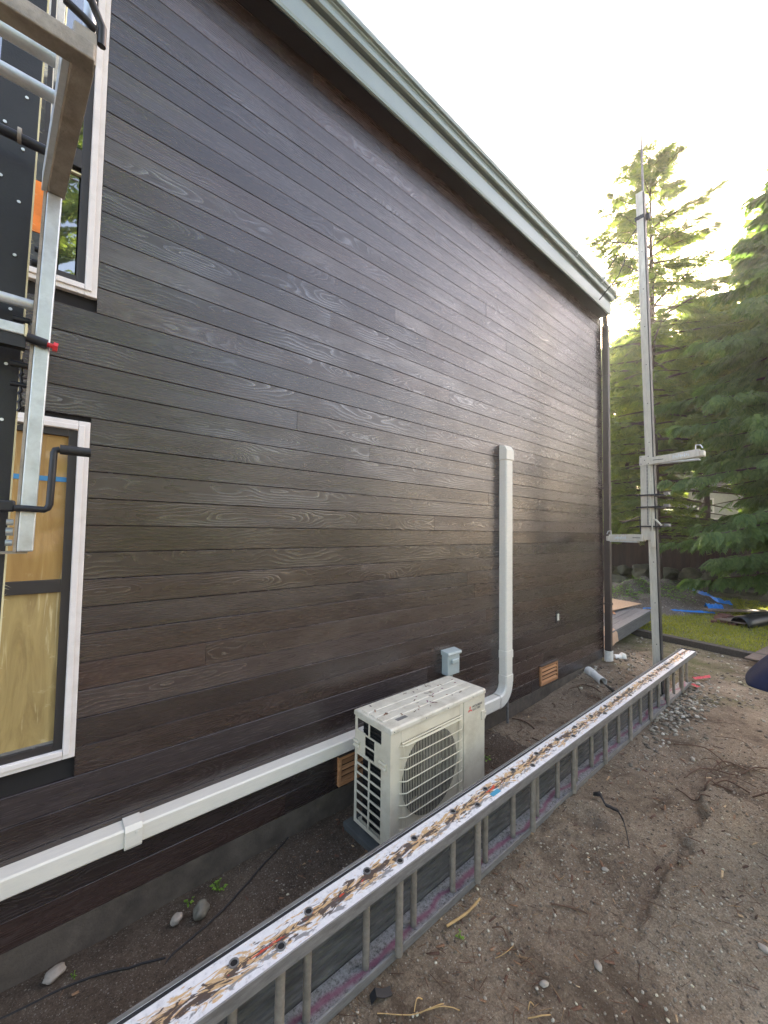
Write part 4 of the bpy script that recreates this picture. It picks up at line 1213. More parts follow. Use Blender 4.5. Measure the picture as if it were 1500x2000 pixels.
mb = MB(); mb.tube([(-.012, -.955, 2.440), (.0, -.955, 2.4385)], .0065, 12); part('bolt_shank', mb, MAT['bolt'], K, smooth=50)
mb = MB(); mb.tube([(.0002, -.955, 2.4384), (.010, -.955, 2.437)], .0125, 6); part('bolt_head', mb, MAT['bolt'], K)
for (xx, yy, zz, rr) in ((-.066, -.90, 2.51, .009), (-.066, -.90, 2.385, .009), (-.064, -.90, 2.33, .007), (-.03, -.9, 2.72, .007), (-.035, -.9, 2.68, .009)):
    mb = MB(); mb.tube([(xx - .02, yy, zz), (xx + .016, yy, zz)], rr, 10); part('link_pin', mb, MAT['blacksteel'], K, smooth=50)
mb = MB()
for k in range(12): mb.tube([(-.064 + .004 * (k % 2), -.90, 2.40 - k * .012), (-.062 - .004 * (k % 2), -.90, 2.388 - k * .012)], .0045, 6)
part('chain', mb, MAT['blacksteel'], K)
# crank: bracket, bent rod and rubber grip
mb = MB(); mb.box(-.17, -.058, -.955, -.93, 1.982, 2.012); part('crank_bracket', mb, MAT['blacksteel'], K, bevel=.005)
crank_pts = [(-.06, -.955, 1.992), (-.045, -.955, 1.992), (.0, -.955, 1.990), (.006, -.955, 1.994), (.010, -.955, 2.003), (.012, -.955, 2.08), (.0135, -.955, 2.145), (.016, -.955, 2.154), (.026, -.955, 2.157)]
mb = MB(); mb.tube(crank_pts, .0088, 10); part('crank', mb, MAT['blacksteel'], K, smooth=60)
mb = MB(); mb.tube([(.026, -.955, 2.1575), (.094, -.955, 2.157)], [.0135, .013], 14); part('grip', mb, MAT['rubber'], K, smooth=50)
for (zz, rr) in ((1.93, .016), (1.90, .012), (1.955, .012)):
    mb = MB(); mb.tube([(-.076, -.895, zz), (-.062, -.895, zz)], rr * .7, 14); part('roller', mb, MAT['alu'], K, smooth=50)
mb = MB(); mb.box(-.10, -.03, -.93, -.88, 1.872, 1.877); part('shoe_plate', mb, MAT['alu_dirty'], K)

# ------------------------------------------------------------------ drain pipes near the corner
o = thing('drain_stub', 'upright white drain pipe taking the dark downspout at the corner', 'pipe', (6.345, -.055, 0))
mb = MB(); mb.ring((6.326, -.055, -.02), (0, 0, 1), .048, .058, .26, 24); part('pipe', mb, MAT['pvc'], o, smooth=40)
o = thing('drain_fitting', 'short white elbow fitting on the ground right of the drain pipe', 'pipe', (6.62, -.14, 0))
mb = MB(); mb.tube([(6.50, -.06, .11), (6.60, -.12, .10)], .045, 20); a = part('elbow', mb, MAT['pvc'], o, smooth=40)
mb = MB(); mb.tube([(6.62, -.14, -.03), (6.62, -.14, .085), (6.615, -.137, .135), (6.60, -.125, .15)], [.055, .055, .052, .035], 20); part('hub', mb, MAT['pvc'], o, smooth=40)
o = thing('loose_pipe', 'loose white pipe end lying on the dirt by the ladder', 'pipe', (5.5, -.2, .05))
d0, d1 = Vector((5.62, -.09, .085)), Vector((5.43, -.31, .075))
mb = MB(); mb.ring(d0, (d1 - d0), .044, .052, (d1 - d0).length, 22); part('pipe', mb, MAT['pvc'], o, smooth=40)
mb = MB(); mb.ring(d0 - (d1 - d0) * .22, (d1 - d0), .046, .060, .13, 22); part('coupling', mb, MAT['pvc'], o, smooth=40)
mb = MB(); mb.tube([d0 + (d1 - d0) * .3, d0 + (d1 - d0) * .31], .043, 16); part('bore', mb, MAT['wallback'], o)
mb = MB(); mb.tube([(5.60, -.14, .022), (5.38, -.44, .020), (5.22, -.60, .016)], .024, 10); o = part('old_pipe', mb, MAT['beam'], None, smooth=60); tag(o, 'dark muddy pipe half buried beside the loose white pipe', 'pipe')

# ------------------------------------------------------------------ deck, boards and edging beyond the corner
dk = thing('deck', 'low weathered grey wooden deck behind the far house corner', 'deck', (9, 2, .3))
A_, B_ = Vector((6.55, .16)), Vector((9.85, .40))     # front edge line
u = (B_ - A_).normalized(); vv = Vector((-u.y, u.x)); Ld = (B_ - A_).length
DM = Matrix(((u.x, vv.x, 0, A_.x), (u.y, vv.y, 0, A_.y), (0, 0, 1, 0), (0, 0, 0, 1)))
mb = MB(); mb.box(0, Ld, .0, .035, .10, .295, mat=DM); part('rim_joist', mb, MAT['beam'] if False else MAT['deck'], dk, bevel=.004)
mb = MB(); mb.box(Ld - .04, Ld, .0355, 3.0, .10, .295, mat=DM); part('rim_joist', mb, MAT['deck'], dk, bevel=.004)
mb = MB(); mb.box(-.0, Ld + .02, -.02, .135, .296, .332, mat=DM); part('edge_board', mb, MAT['deck'], dk, bevel=.004)
for k in range(21):
    y0 = .139 + k * .139
    mb = MB(); mb.box(0, Ld + .01, y0, y0 + .135, .297, .330 + .001 * (k % 2), mat=DM); part('deck_board', mb, MAT['deck'], dk, bevel=.004)
for kx in (.9, 2.3, 3.1):
    mb = MB(); mb.box(kx, kx + .09, .3, .39, -.05, .10, mat=DM); part('post', mb, MAT['beam'], dk)
mb = MB(); mb.box(1.5, 3.75, .80, 2.4, 0, .012, mat=DM @ T(.0, 0, .345) @ Matrix.Rotation(R(2), 4, 'X') @ rotz(R(-8))); o = part('osb_sheet', mb, MAT['osb'], None); tag(o, 'pale orange strand board sheet lying on the grey deck', 'board')
# wrinkled kraft paper over the deck edge
mb = MB(); n1_, n2_ = 14, 12; vs = []; fs = []
for i in range(n1_):
    for j in range(n2_):
        a, c = i / (n1_ - 1), j / (n2_ - 1)
        lx = .0 + a * (.95 - .22 * c); ly = .62 - c * .84
        z = .345 + .03 * mnoise.noise(Vector((lx * 4, ly * 4, 1)))
        if ly < -.02: z -= (-.02 - ly) * .9; ly = -.035 + .2 * (ly + .02)
        vs.append(DM @ Vector((lx, ly, z)))
for i in range(n1_ - 1):
    for j in range(n2_ - 1): fs.append((i * n2_ + j, (i + 1) * n2_ + j, (i + 1) * n2_ + j + 1, i * n2_ + j + 1))
mb.add(vs, fs); o = part('kraft_paper', mb, MAT['paper'], None, smooth=60); tag(o, 'crumpled brown paper draped over the near deck edge', 'paper')
mb = MB(); mb.box(-.12, .12, -.02, .02, 0, .01, mat=DM @ T(2.3, .42, .333) @ rotz(R(20))); o = part('wood_offcut', mb, MAT['cedar'], None); tag(o, 'small pale wood offcut lying on the deck boards', 'wood scrap')

def timber(name, label, pts, wid, h, zoff=0.0, m=None):
    p0, p1 = Vector(pts[0]), Vector(pts[1]); d = p1 - p0; a = math.atan2(d.y, d.x)
    mb = MB(); mb.box(0, d.length, -wid / 2, wid / 2, -.05, h, mat=T(p0.x, p0.y, zoff) @ rotz(a)); o = part(name, mb, m or MAT['beam'], None, bevel=.008); tag(o, label, 'timber'); return o
timber('edging_timber', 'long dark timber edging the mossy lawn near the deck', ((8.86, .75), (8.52, -1.5)), .16, .105)

# walk boards, bricks, black plastic, tarp, rag
def plate(name, label, cat, c, sx, sy, sz, rz, m, tilt=0, group=None):
    mb = MB(); mb.box(-sx / 2, sx / 2, -sy / 2, sy / 2, 0, sz)
    o = put(name, mb.mesh(name), m, None, bevel=.004); o.location = c; o.rotation_euler = (0, R(tilt), R(rz)); tag(o, label, cat, group); return o
plate('walk_board', 'wide brown plywood board lying flat at the right edge', 'board', (9.35, -1.75, .07), 2.6, .62, .02, -6, MAT['pathboard'], 1)
plate('walk_board', 'brown board under the black plastic beside the bricks', 'board', (12.2, -1.0, .10), 2.4, .5, .02, -14, MAT['pathboard'], 1)
plate('walk_board', 'narrow brown plank crossing behind the brick pile', 'board', (12.7, -.62, .13), 1.7, .22, .03, -32, MAT['pathboard'], 2)
brick_me = None
br_label = 'reddish brown brick in the loose pile beside the lawn'
k = 0
for (bx, by, bz, rz_) in ((11.2, -.42, .01, 10), (11.3, -.62, .01, 70), (11.55, -.45, .01, 35), (11.75, -.66, .01, 5), (11.45, -.72, .012, -30), (11.4, -.5, .09, 50), (11.62, -.6, .09, -15), (11.9, -.42, .01, 60), (12.05, -.55, .01, 20), (11.8, -.5, .09, 80), (11.15, -.75, .01, -5)):
    if brick_me is None:
        mb = MB(); mb.box(-.11, .11, -.055, .055, 0, .075); brick_me = mb.mesh('brick')
    o = put('brick', brick_me, MAT['brick'], None, bevel=.006); o.location = (bx, by, bz); o.rotation_euler = (R(rnd.uniform(-6, 6)), R(rnd.uniform(-6, 6)), R(rz_)); tag(o, br_label, 'brick', 'bricks in the pile beside the lawn')
def sheet_roll(name, label, p0, p1, r0, a0, a1, m, n_=14):
    mb = MB(); p0, p1 = Vector(p0), Vector(p1); d = (p1 - p0).normalized(); e1 = d.cross(Vector((0, 0, 1))).normalized(); e2 = e1.cross(d)
    vs = []; fs = []
    for i in range(7):
        c = p0.lerp(p1, i / 6); rr = r0 * (1 - .35 * abs(i / 6 - .25))
        for j in range(n_):
            a = a0 + (a1 - a0) * j / (n_ - 1)
            vs.append(c + rr * (math.cos(a) * e1 + math.sin(a) * e2))
    for i in range(6):
        for j in range(n_ - 1): fs.append((i * n_ + j, i * n_ + j + 1, (i + 1) * n_ + j + 1, (i + 1) * n_ + j))
    mb.add(vs, fs); o = part(name, mb, m, None, smooth=60)
    s_ = o.modifiers.new('thick', 'SOLIDIFY'); s_.thickness = .006
    tag(o, label, 'plastic'); return o
sheet_roll('plastic_flashing', 'curled black plastic sheet lying nearest beside the bricks', (11.0, -.86, .10), (11.9, -1.22, .16), .17, R(-40), R(190), MAT['blackplastic'])
sheet_roll('plastic_flashing', 'longer curled black plastic strip behind, near the right edge', (11.9, -.98, .12), (12.7, -1.75, .18), .15, R(10), R(170), MAT['blackplastic'])
mb = MB(); mb.tube([(9.9, -1.40, .09), (10.15, -1.52, .16), (10.8, -1.75, .17)], .018, 8); o = part('black_bar', mb, MAT['blackplastic'], None, smooth=60); tag(o, 'thin black bar lying across the brown board at right', 'bar')

def cloth(name, label, cat, pts, wid, m, amp=.05, seed=0):
    mb = MB(); vs = []; fs = []; n_ = 16; k_ = 8
    P_ = [Vector(p) for p in pts]
    for i in range(n_):
        t = i / (n_ - 1) * (len(P_) - 1); a = min(int(t), len(P_) - 2); c = P_[a].lerp(P_[a + 1], t - a); d = (P_[a + 1] - P_[a]).normalized(); e = Vector((-d.y, d.x, 0))
        for j in range(k_):
            s_ = (j / (k_ - 1) - .5) * wid * (1 + .5 * mnoise.noise(Vector((i * .6, seed, 0))))
            p = c + e * s_; p.z += amp * (1 + mnoise.noise(Vector((i * .9, j * .8, seed * 7.1)))) * (1 - (2 * j / (k_ - 1) - 1) ** 2 * .8)
            vs.append(p)
    for i in range(n_ - 1):
        for j in range(k_ - 1): fs.append((i * k_ + j, i * k_ + j + 1, (i + 1) * k_ + j + 1, (i + 1) * k_ + j))
    mb.add(vs, fs); o = part(name, mb, m, None, smooth=40); tag(o, label, cat); return o
cloth('tarp_strip', 'thin bright blue tarp edge along the front of the dirt mound', 'tarp', ((11.25, .95, .09), (11.6, .5, .09), (11.95, -.05, .09), (12.1, -.28, .09)), .07, MAT['tarp'], .035, 1)
cloth('tarp_fold', 'crumpled blue tarp on the right slope of the dirt mound', 'tarp', ((15.2, .86, .24), (14.4, .45, .20), (13.6, -.05, .16), (13.8, -.28, .10)), .34, MAT['tarp'], .10, 2)
cloth('tarp_scrap', 'small blue tarp scrap beside the bricks', 'tarp', ((12.6, -.02, .12), (12.75, -.30, .12)), .34, MAT['tarp'], .10, 3)
cloth('red_strap', 'short red plastic strap on the gravel by the ladder end', 'strap', ((6.62, -.98, .03), (6.9, -1.10, .03)), .05, MAT['redrag'], .02, 4)
cloth('red_strap', 'small red plastic scrap under the ladder end', 'strap', ((6.42, -1.02, .02), (6.35, -1.10, .02)), .05, MAT['redrag'], .015, 5)

# dirt mound with weeds
def mound_h(x, y):
    q = ((x - 13.6) / 2.6) ** 2 + ((y - 1.5) / 1.75) ** 2
    h = .62 * np.exp(-q * 1.5) * (1 + .6 * fbm(x * 1.1, y * 1.1, 4)) + .13 * fbm(x * 3, y * 3, 4) * np.exp(-q)
    return height(x, y) + h - .05
o = put('dirt_mound', grid_mesh('dirt_mound', np.arange(10.6, 16.8, .07), np.arange(-.8, 4.2, .07), mound_h), ground_material('mound_dirt', (.06, .047, .038), (.135, .112, .090), (.25, .22, .18), speck=.8, sscale=22.0)); kind(o)

# lawn sheet
def lawn_h(x, y):
    e = .02 * fbm(x * 2, y * 2, 3)
    return height(x, y) + .055 + e - .12 * (1 - sm(8.7, 8.95, x + .15 * (y + .5))) - .2 * sm(15.6, 16.4, x) - .12 * (1 - sm(-3.2, -2.6, y))
m_l = simple('mossy_turf', (.13, .135, .025), .95, var=.45, scale=3.5, bump=.8, bscale=60, dirt=(.050, .036, .022), dirt_amt=.85, dirt_scale=1.7)
o = put('lawn', grid_mesh('lawn', np.arange(8.5, 16.5, .09), np.arange(-3.3, 1.3, .09), lawn_h), m_l); kind(o)

# ------------------------------------------------------------------ scattered small matter
def inst_mesh(name, tv, tf, pos, rot, scl):
    """many copies of one small template joined to one mesh: pos (n,3), rot (n,3,3), scl (n,3)"""
    n_ = len(pos); k_ = len(tv)
    v = np.einsum('nij,nkj->nki', rot, tv[None] * scl[:, None, :]) + pos[:, None, :]
    f = (tf[None] + (np.arange(n_) * k_)[:, None, None]).reshape(-1, tf.shape[1])
    return raw_mesh(name, v.reshape(-1, 3), f)
def rand_rot(n_, tilt=.4):
    a = rng.uniform(0, 2 * np.pi, n_); b = rng.normal(0, tilt, n_); c = rng.normal(0, tilt, n_)
    ca, sa, cb, sb, cc, sc_ = np.cos(a), np.sin(a), np.cos(b), np.sin(b), np.cos(c), np.sin(c)
    Z = np.zeros(n_); O = np.ones(n_)
    A = np.stack([ca, -sa, Z, sa, ca, Z, Z, Z, O], -1).reshape(-1, 3, 3)
    B = np.stack([cb, Z, sb, Z, O, Z, -sb, Z, cb], -1).reshape(-1, 3, 3)
    C = np.stack([O, Z, Z, Z, cc, -sc_, Z, sc_, cc], -1).reshape(-1, 3, 3)
    return A @ B @ C
bm = bmesh.new(); bmesh.ops.create_icosphere(bm, subdivisions=1, radius=1)
ICO_V = np.array([v.co[:] for v in bm.verts]); ICO_F = np.array([[l.vert.index for l in f.loops] for f in bm.faces]); bm.free()
ICO_V = ICO_V * (1 + .14 * rng.normal(size=(len(ICO_V), 1)))
BOX_V = np.array([(x, y, z) for z in (-1, 1) for y in (-1, 1) for x in (-1, 1)], float); BOX_F = np.array([(0, 2, 3, 1), (4, 5, 7, 6), (0, 1, 5, 4), (1, 3, 7, 5), (3, 2, 6, 7), (2, 0, 4, 6)])

def pebble_material(name, stops):
    m, n, l, b = mat(name)
    ge = n.new('ShaderNodeNewGeometry'); r = ramp(n, stops); l.new(ge.outputs['Random Per Island'], r.inputs[0])
    mp = coords(n, l); t = N(n, 'ShaderNodeTexNoise', Scale=160.0, Detail=4.0); l.new(mp.outputs[0], t.inputs['Vector'])
    g_ = ramp(n, [(.3, (.7,) * 3), (.7, (1.2,) * 3)]); l.new(t.outputs['Fac'], g_.inputs[0])
    mu = N(n, 'ShaderNodeMix', data_type='RGBA', blend_type='MULTIPLY'); mu.inputs['Factor'].default_value = 1
    l.new(r.outputs[0], mu.inputs['A']); l.new(g_.outputs[0], mu.inputs['B']); l.new(mu.outputs['Result'], b.inputs['Base Color']); b.inputs['Roughness'].default_value = .8
    return m
PB = pebble_material('pebbles', [(0, (.09, .066, .046)), (.45, (.19, .15, .105)), (.75, (.28, .24, .18)), (.93, (.44, .40, .31)), (1, (.58, .52, .36))])
PBL = pebble_material('pale_gravel', [(0, (.10, .08, .06)), (.4, (.20, .17, .125)), (.8, (.34, .30, .23)), (1, (.52, .48, .40))])
def surf(x, y):
    h = height(x, y)
    m_ = (x > 1.5) & (x < 4.3) & (y < -1.5) & (y > -3.55)
    h = np.where(m_, np.maximum(h, path_h(x, y)), h)
    return h
def scatter(name, n_, xr, yr, r0, r1, mt, label, mask=None, flat=.6, pw=2.0, tmpl=(ICO_V, ICO_F), elong=1.4):
    x = rng.uniform(*xr, n_); y = rng.uniform(*yr, n_)
    if mask is not None:
        keep = mask(x, y) > rng.random(n_); x, y = x[keep], y[keep]
    r = r0 + (r1 - r0) * rng.random(len(x)) ** pw
    z = surf(x, y) + r * flat * .35
    pos = np.stack([x, y, z], -1); scl = np.stack([r * rng.uniform(1, elong, len(x)), r, r * flat * rng.uniform(.8, 1.2, len(x))], -1)
    me = inst_mesh(name, tmpl[0], tmpl[1], pos, rand_rot(len(x), .25), scl)
    if tmpl[0] is ICO_V: me.polygons.foreach_set('use_smooth', np.ones(len(me.polygons), bool))
    o = put(name, me, mt); kind(o, 'stuff', label, 'ground litter'); return o
dens = lambda x, y: np.clip(.45 + 1.4 * fbm(x * 1.3, y * 1.3, 3) + .25 * (y < -1.1), .05, 1)
scatter('pebbles', 30000, (.2, 5.2), (-2.4, -.02), .0020, .0080, PB, 'small mixed pebbles strewn over the packed dirt', dens, pw=2.6)
scatter('pebbles', 2600, (5.0, 9.5), (-2.6, .3), .006, .022, PB, 'mixed pebbles strewn over the dirt near the corner', dens, pw=2.2)
gmask = lambda x, y: np.exp(-(((x - 5.35) / .85) ** 2 + ((y + 1.13) / .17) ** 2) * 1.3)
scatter('gravel', 2400, (3.8, 7.0), (-1.5, -.86), .008, .026, PBL, 'pale gravel spilled along the far part of the ladder', gmask, pw=1.4)
gm2 = lambda x, y: np.exp(-(((x - 6.6) / .55) ** 2 + ((y + .3) / .28) ** 2))
scatter('gravel', 900, (5.2, 8), (-1., .2), .008, .022, PBL, 'pale gravel round the white drain pipe', gm2, pw=1.5)
CH = pebble_material('wood_chips', [(0, (.06, .03, .018)), (.5, (.13, .062, .034)), (.82, (.26, .14, .07)), (1, (.50, .36, .20))])
scatter('wood_chips', 2600, (.1, 6.3), (-2.2, -.05), .004, .018, CH, 'brown wood chips and bark bits on the dirt', lambda x, y: np.clip(.4 + 1.6 * fbm(x * 1.7 + 5, y * 1.7, 3), .03, 1), flat=.16, tmpl=(BOX_V * np.array([1.5, .35, .5]), BOX_F))
NE = pebble_material('fallen_needles', [(0, (.07, .035, .02)), (.7, (.17, .085, .045)), (1, (.33, .21, .10))])
scatter('fallen_needles', 8000, (.1, 5.5), (-2.3, -.05), .008, .030, NE, 'fallen brown conifer needles littering the dirt', lambda x, y: np.clip(.35 + 1.8 * fbm(x * 1.5 + 9, y * 1.5, 3), .02, 1), flat=.05, tmpl=(BOX_V * np.array([1.3, .035, .7]), BOX_F), elong=1.8)

# stones by the foundation, each one by itself
def stone(label, c, r, sc, rz_, m, seed):
    mb = MB(); mb.blob((0, 0, 0), r, 3, .22, sc, rotz(rz_).to_3x3(), seed); o = part('stone', mb, m, None, smooth=80); o.location = (c[0], c[1], c[2]); tag(o, label, 'stone'); return o
M_st1 = simple('pale_tan_stone', (.30, .26, .21), .75, var=.2, scale=20, bump=.2, bscale=90)
M_st2 = simple('olive_stone', (.135, .125, .095), .6, var=.3, scale=14, bump=.2, bscale=90)
stone('small round pale tan stone near the foundation', (.575, -.165, .020), .026, (1.1, .85, .85), .4, M_st1, 1)
stone('dark olive egg shaped stone beside the black cable', (.68, -.20, .028), .040, (1.15, .8, .9), .7, M_st2, 2)
stone('larger pale angular stone at lower left by the foundation', (.115, -.085, .014), .034, (1.2, .8, .6), .3, M_st1, 5)
for i, (x, y, r, lb) in enumerate(((11.35, .98, .10, 'pale round stone at the foot of the dirt mound behind the pole'), (11.6, .62, .09, 'whitish flat stone beside the pole at the tarp edge'), (11.75, 1.35, .07, 'small grey stone on the mound near the deck'))):
    stone(lb, (x, y, .06 + .1 * (i == 2)), r, (1.3, .9, .6), i, M_st1, 9 + i)
for i, (u_, v_, r, lb) in enumerate(((3.35, -2.05, .014, 'white pebble at the right on the eroded concrete'), (2.62, -2.06, .018, 'pale blue grey pebble near the lower right edge'), (1.72, -1.46, .016, 'grey white pebble in the lower middle dirt'), (1.98, -1.58, .017, 'grey round pebble right of the lower middle'), (2.55, -1.40, .014, 'pale pebble below the black strap'))):
    stone(lb, (u_, v_, float(surf(np.array([u_]), np.array([v_]))[0]) + r * .3), r, (1.3, .9, .6), i * 1.3, M_st1, 20 + i)

def tubeobj(name, label, cat, pts, r, m, n=6):
    mb = MB(); P_ = []
    P0 = [Vector(p) for p in pts]
    for i in range(len(P0) - 1):
        for k in range(6):
            t = k / 6; p = [P0[max(i - 1, 0)], P0[i], P0[i + 1], P0[min(i + 2, len(P0) - 1)]]
            P_.append(.5 * ((2 * p[1]) + (-p[0] + p[2]) * t + (2 * p[0] - 5 * p[1] + 4 * p[2] - p[3]) * t * t + (-p[0] + 3 * p[1] - 3 * p[2] + p[3]) * t ** 3))
    P_.append(P0[-1])
    if cat != 'tree': 
        for p in P_: p.z += float(surf(np.array([p.x]), np.array([p.y]))[0])
    mb.tube(P_, r, n); o = part(name, mb, m, None, smooth=70); tag(o, label, cat); return o
tubeobj('cable', 'thin black cable curving over the soil along the foundation', 'cable', ((1.26, .0, .006), (1.12, -.07, .008), (.97, -.15, .010), (.80, -.235, .012), (.66, -.275, .008), (.52, -.31, .004), (.49, -.335, -.004)), .0048, MAT['hose'], 8)
tubeobj('cable', 'end of black cable lying in the soil at lower left', 'cable', ((.50, -.30, .006), (.36, -.24, .008), (.22, -.18, .008), (.10, -.155, .006), (-.1, -.13, .002)), .0045, MAT['hose'], 8)
# sticks, twigs and roots
tubeobj('stick', 'pale yellow split stick beside the ladder in the lower middle', 'stick', ((1.58, -1.035, .012), (1.70, -1.065, .03), (1.80, -1.07, .045)), .0065, MAT['stick'])
tubeobj('twig', 'thin curved pale twig at the bottom centre', 'twig', ((1.10, -1.08, .006), (1.20, -1.17, .010), (1.32, -1.24, .012), (1.36, -1.29, .01)), .0019, MAT['stick'])
tubeobj('twig', 'dark straight twig lying in the lower middle dirt', 'twig', ((2.10, -1.30, .006), (2.16, -1.38, .008), (2.19, -1.45, .006)), .0034, MAT['twig'])
tubeobj('twig', 'dark thin twig on the sunny patch near the concrete edge', 'twig', ((3.75, -1.46, .008), (3.72, -1.56, .012), (3.78, -1.66, .006)), .0045, MAT['twig'])
for i in range(14):
    x = 4.45 + rnd.uniform(-.45, .45); y = -1.85 + rnd.uniform(-.28, .28); a = rnd.uniform(-.9, .9) + 1.57; L_ = rnd.uniform(.15, .5)
    o = tubeobj('root', 'dark tangled root or branch bits on the dirt at right', 'root', ((x, y, .01), (x + L_ * .5 * math.cos(a), y + L_ * .5 * math.sin(a), .02 + rnd.uniform(0, .05)), (x + L_ * math.cos(a + .4), y + L_ * math.sin(a + .4), .008)), rnd.uniform(.002, .0055), MAT['twig'])
    o['group'] = 'roots tangled on the dirt at right'
for i in range(26):
    x = rnd.uniform(2.7, 5.4); y = rnd.uniform(-.75, -.1); a = rnd.uniform(0, 6.28); L_ = rnd.uniform(.06, .28)
    o = tubeobj('twig', 'reddish brown twig on the dirt between the wall and the ladder', 'twig', ((x, y, .006), (x + L_ * .5 * math.cos(a), y + L_ * .5 * math.sin(a), .012), (x + L_ * math.cos(a + .3), y + L_ * math.sin(a + .3), .005)), rnd.uniform(.0025, .006), MAT['twig'])
    o['group'] = 'twigs between the wall and the ladder'
for i in range(22):
    x = rnd.uniform(1.2, 2.3); y = rnd.uniform(-1.5, -1.02) ; a = rnd.uniform(0, 6.28); L_ = rnd.uniform(.03, .13)
    o = tubeobj('twig', 'small dry stalk in the litter beside the front of the ladder', 'twig', ((x, y, .004), (x + L_ * .5 * math.cos(a), y + L_ * .5 * math.sin(a), .012 + rnd.uniform(0, .02)), (x + L_ * math.cos(a + .3), y + L_ * math.sin(a + .3), .006)), rnd.uniform(.0014, .003), MAT['twig'] if i % 3 else MAT['stick'])
    o['group'] = 'stalks beside the front of the ladder'
# black strap half buried
mb = MB(); P_ = [(3.14, -1.10, .03), (3.16, -1.14, .045), (3.10, -1.20, .02), (3.10, -1.28, .02), (3.02, -1.34, .022), (2.92, -1.39, .02), (2.84, -1.43, .01)]
vs = []; fs = []
for i, p in enumerate(P_):
    z = float(surf(np.array([p[0]]), np.array([p[1]]))[0]) + p[2]; w_ = .022 if i == 1 else .012
    vs += [(p[0] - w_, p[1] - w_ * .4, z), (p[0] + w_, p[1] + w_ * .4, z + .008)]
for i in range(len(P_) - 1): fs.append((2 * i, 2 * i + 1, 2 * i + 3, 2 * i + 2))
mb.add(vs, fs); o = part('strap', mb, MAT['strap'], None, smooth=60); s_ = o.modifiers.new('t', 'SOLIDIFY'); s_.thickness = .004; tag(o, 'torn black strap sticking out of the dirt by the dug hole', 'strap')
mb = MB(); P_ = [(1.10, -1.03, .0), (1.12, -1.04, .025), (1.15, -1.055, .012), (1.19, -1.06, .0)]; vs = []; fs = []
for p in P_: vs += [(p[0], p[1] - .012, p[2] + .002), (p[0] + .012, p[1] + .016, p[2] + .008)]
for i in range(3): fs.append((2 * i, 2 * i + 1, 2 * i + 3, 2 * i + 2))
mb.add(vs, fs); o = part('plastic_scrap', mb, MAT['strap'], None); s_ = o.modifiers.new('t', 'SOLIDIFY'); s_.thickness = .003; tag(o, 'torn black plastic scrap at the bottom beside the ladder', 'plastic')

# weeds
def weed(label, x, y, r, nleaf, h):
    mb = MB(); z0 = float(surf(np.array([x]), np.array([y]))[0])
    st = MB()
    for k in range(nleaf):
        a = rnd.uniform(0, 6.28); d = r * rnd.uniform(.3, 1); zz = z0 + h * rnd.uniform(.4, 1)
        c = Vector((x + d * math.cos(a), y + d * math.sin(a), zz)); st.tube([(x, y, z0 - .005), c], .0012, 4, False)
        L_ = r * rnd.uniform(.35, .6); e = Vector((math.cos(a), math.sin(a), -.2)); s_ = Vector((-math.sin(a), math.cos(a), rnd.uniform(-.3, .3)))
        mb.add([c - e * L_ * .3, c + s_ * L_ * .45, c + e * L_ * .8, c - s_ * L_ * .45, c + Vector((0, 0, L_ * .15))], [(0, 1, 4), (1, 2, 4), (2, 3, 4), (3, 0, 4)])
    t = thing('weed', label, 'weed', (x, y, z0)); part('leaves', mb, MAT['weed'], t)['kind'] = 'stuff'; part('stem', st, MAT['weed'], t); return t
weed('bright green clover weed growing at the foundation', .795, -.105, .035, 16, .04)
weed('small pale weed left of the clover by the foundation', .655, -.088, .03, 9, .03)
weed('tiny green sprout beside the pale angular stone', .175, -.135, .016, 6, .02)
weed('small green weed in the soil right of the condenser', 2.95, -.30, .05, 14, .02)
weed('tiny green weed in the dirt beside the lower ladder', 1.60, -1.10, .022, 8, .02)
for i, (x, y, lb) in enumerate(((12.2, 1.9, 'green weed clump on the left of the dirt mound'), (12.9, 1.2, 'bright weed clump on the crest of the mound behind the pole'), (13.2, 1.55, 'weed clump on top of the dirt mound left of the pole'), (12.9, .65, 'weed clump on the mound right of the pole'), (13.9, .85, 'weed clump on the back right of the mound'), (12.0, 1.5, 'low weed on the near left mound slope'))):
    mb = MB()
    zb = float(mound_h(np.array([x]), np.array([y]))[0])
    for k in range(190):
        dx, dy = rnd.gauss(0, .22), rnd.gauss(0, .22); zz = float(mound_h(np.array([x + dx]), np.array([y + dy]))[0]) + rnd.uniform(.01, .09); c = Vector((x + dx, y + dy, zz)); a = rnd.uniform(0, 6.28); L_ = rnd.uniform(.02, .05)
        e = Vector((math.cos(a), math.sin(a), rnd.uniform(-.3, .5))); s_ = Vector((-math.sin(a), math.cos(a), 0))
        mb.add([c - e * L_, c + s_ * L_ * .5, c + e * L_, c - s_ * L_ * .5], [(0, 1, 2, 3)])
    t = thing('weed', lb, 'weed', (x, y, zb)); part('leaves', mb, MAT['weed'], t)['kind'] = 'stuff'

# lawn blades / moss tufts
nG = 26000
x = rng.uniform(8.8, 16.0, nG); y = rng.uniform(-3.0, 1.1, nG)
kp = (fbm(x * 1.1 + 3, y * 1.1, 3) > -.22) & (rng.random(nG) < np.clip(1.3 - (x - 8.8) / 11, .2, 1)); x, y = x[kp], y[kp]
z = lawn_h(x, y)
TV = np.array([(-.5, 0, 0), (.5, 0, 0), (.1, .5, .7), (.15, .9, 1.0)], float); TF = np.array([(0, 1, 3, 2)])
h_ = rng.uniform(.025, .075, len(x))
me = inst_mesh('grass', TV, TF, np.stack([x, y, z - .004], -1), rand_rot(len(x), .35), np.stack([h_ * .28, h_ * .6, h_], -1))
o = put('grass', me, MAT['grass']); kind(o, 'stuff', 'yellow green mossy grass of the lawn beyond the timber', 'grass')

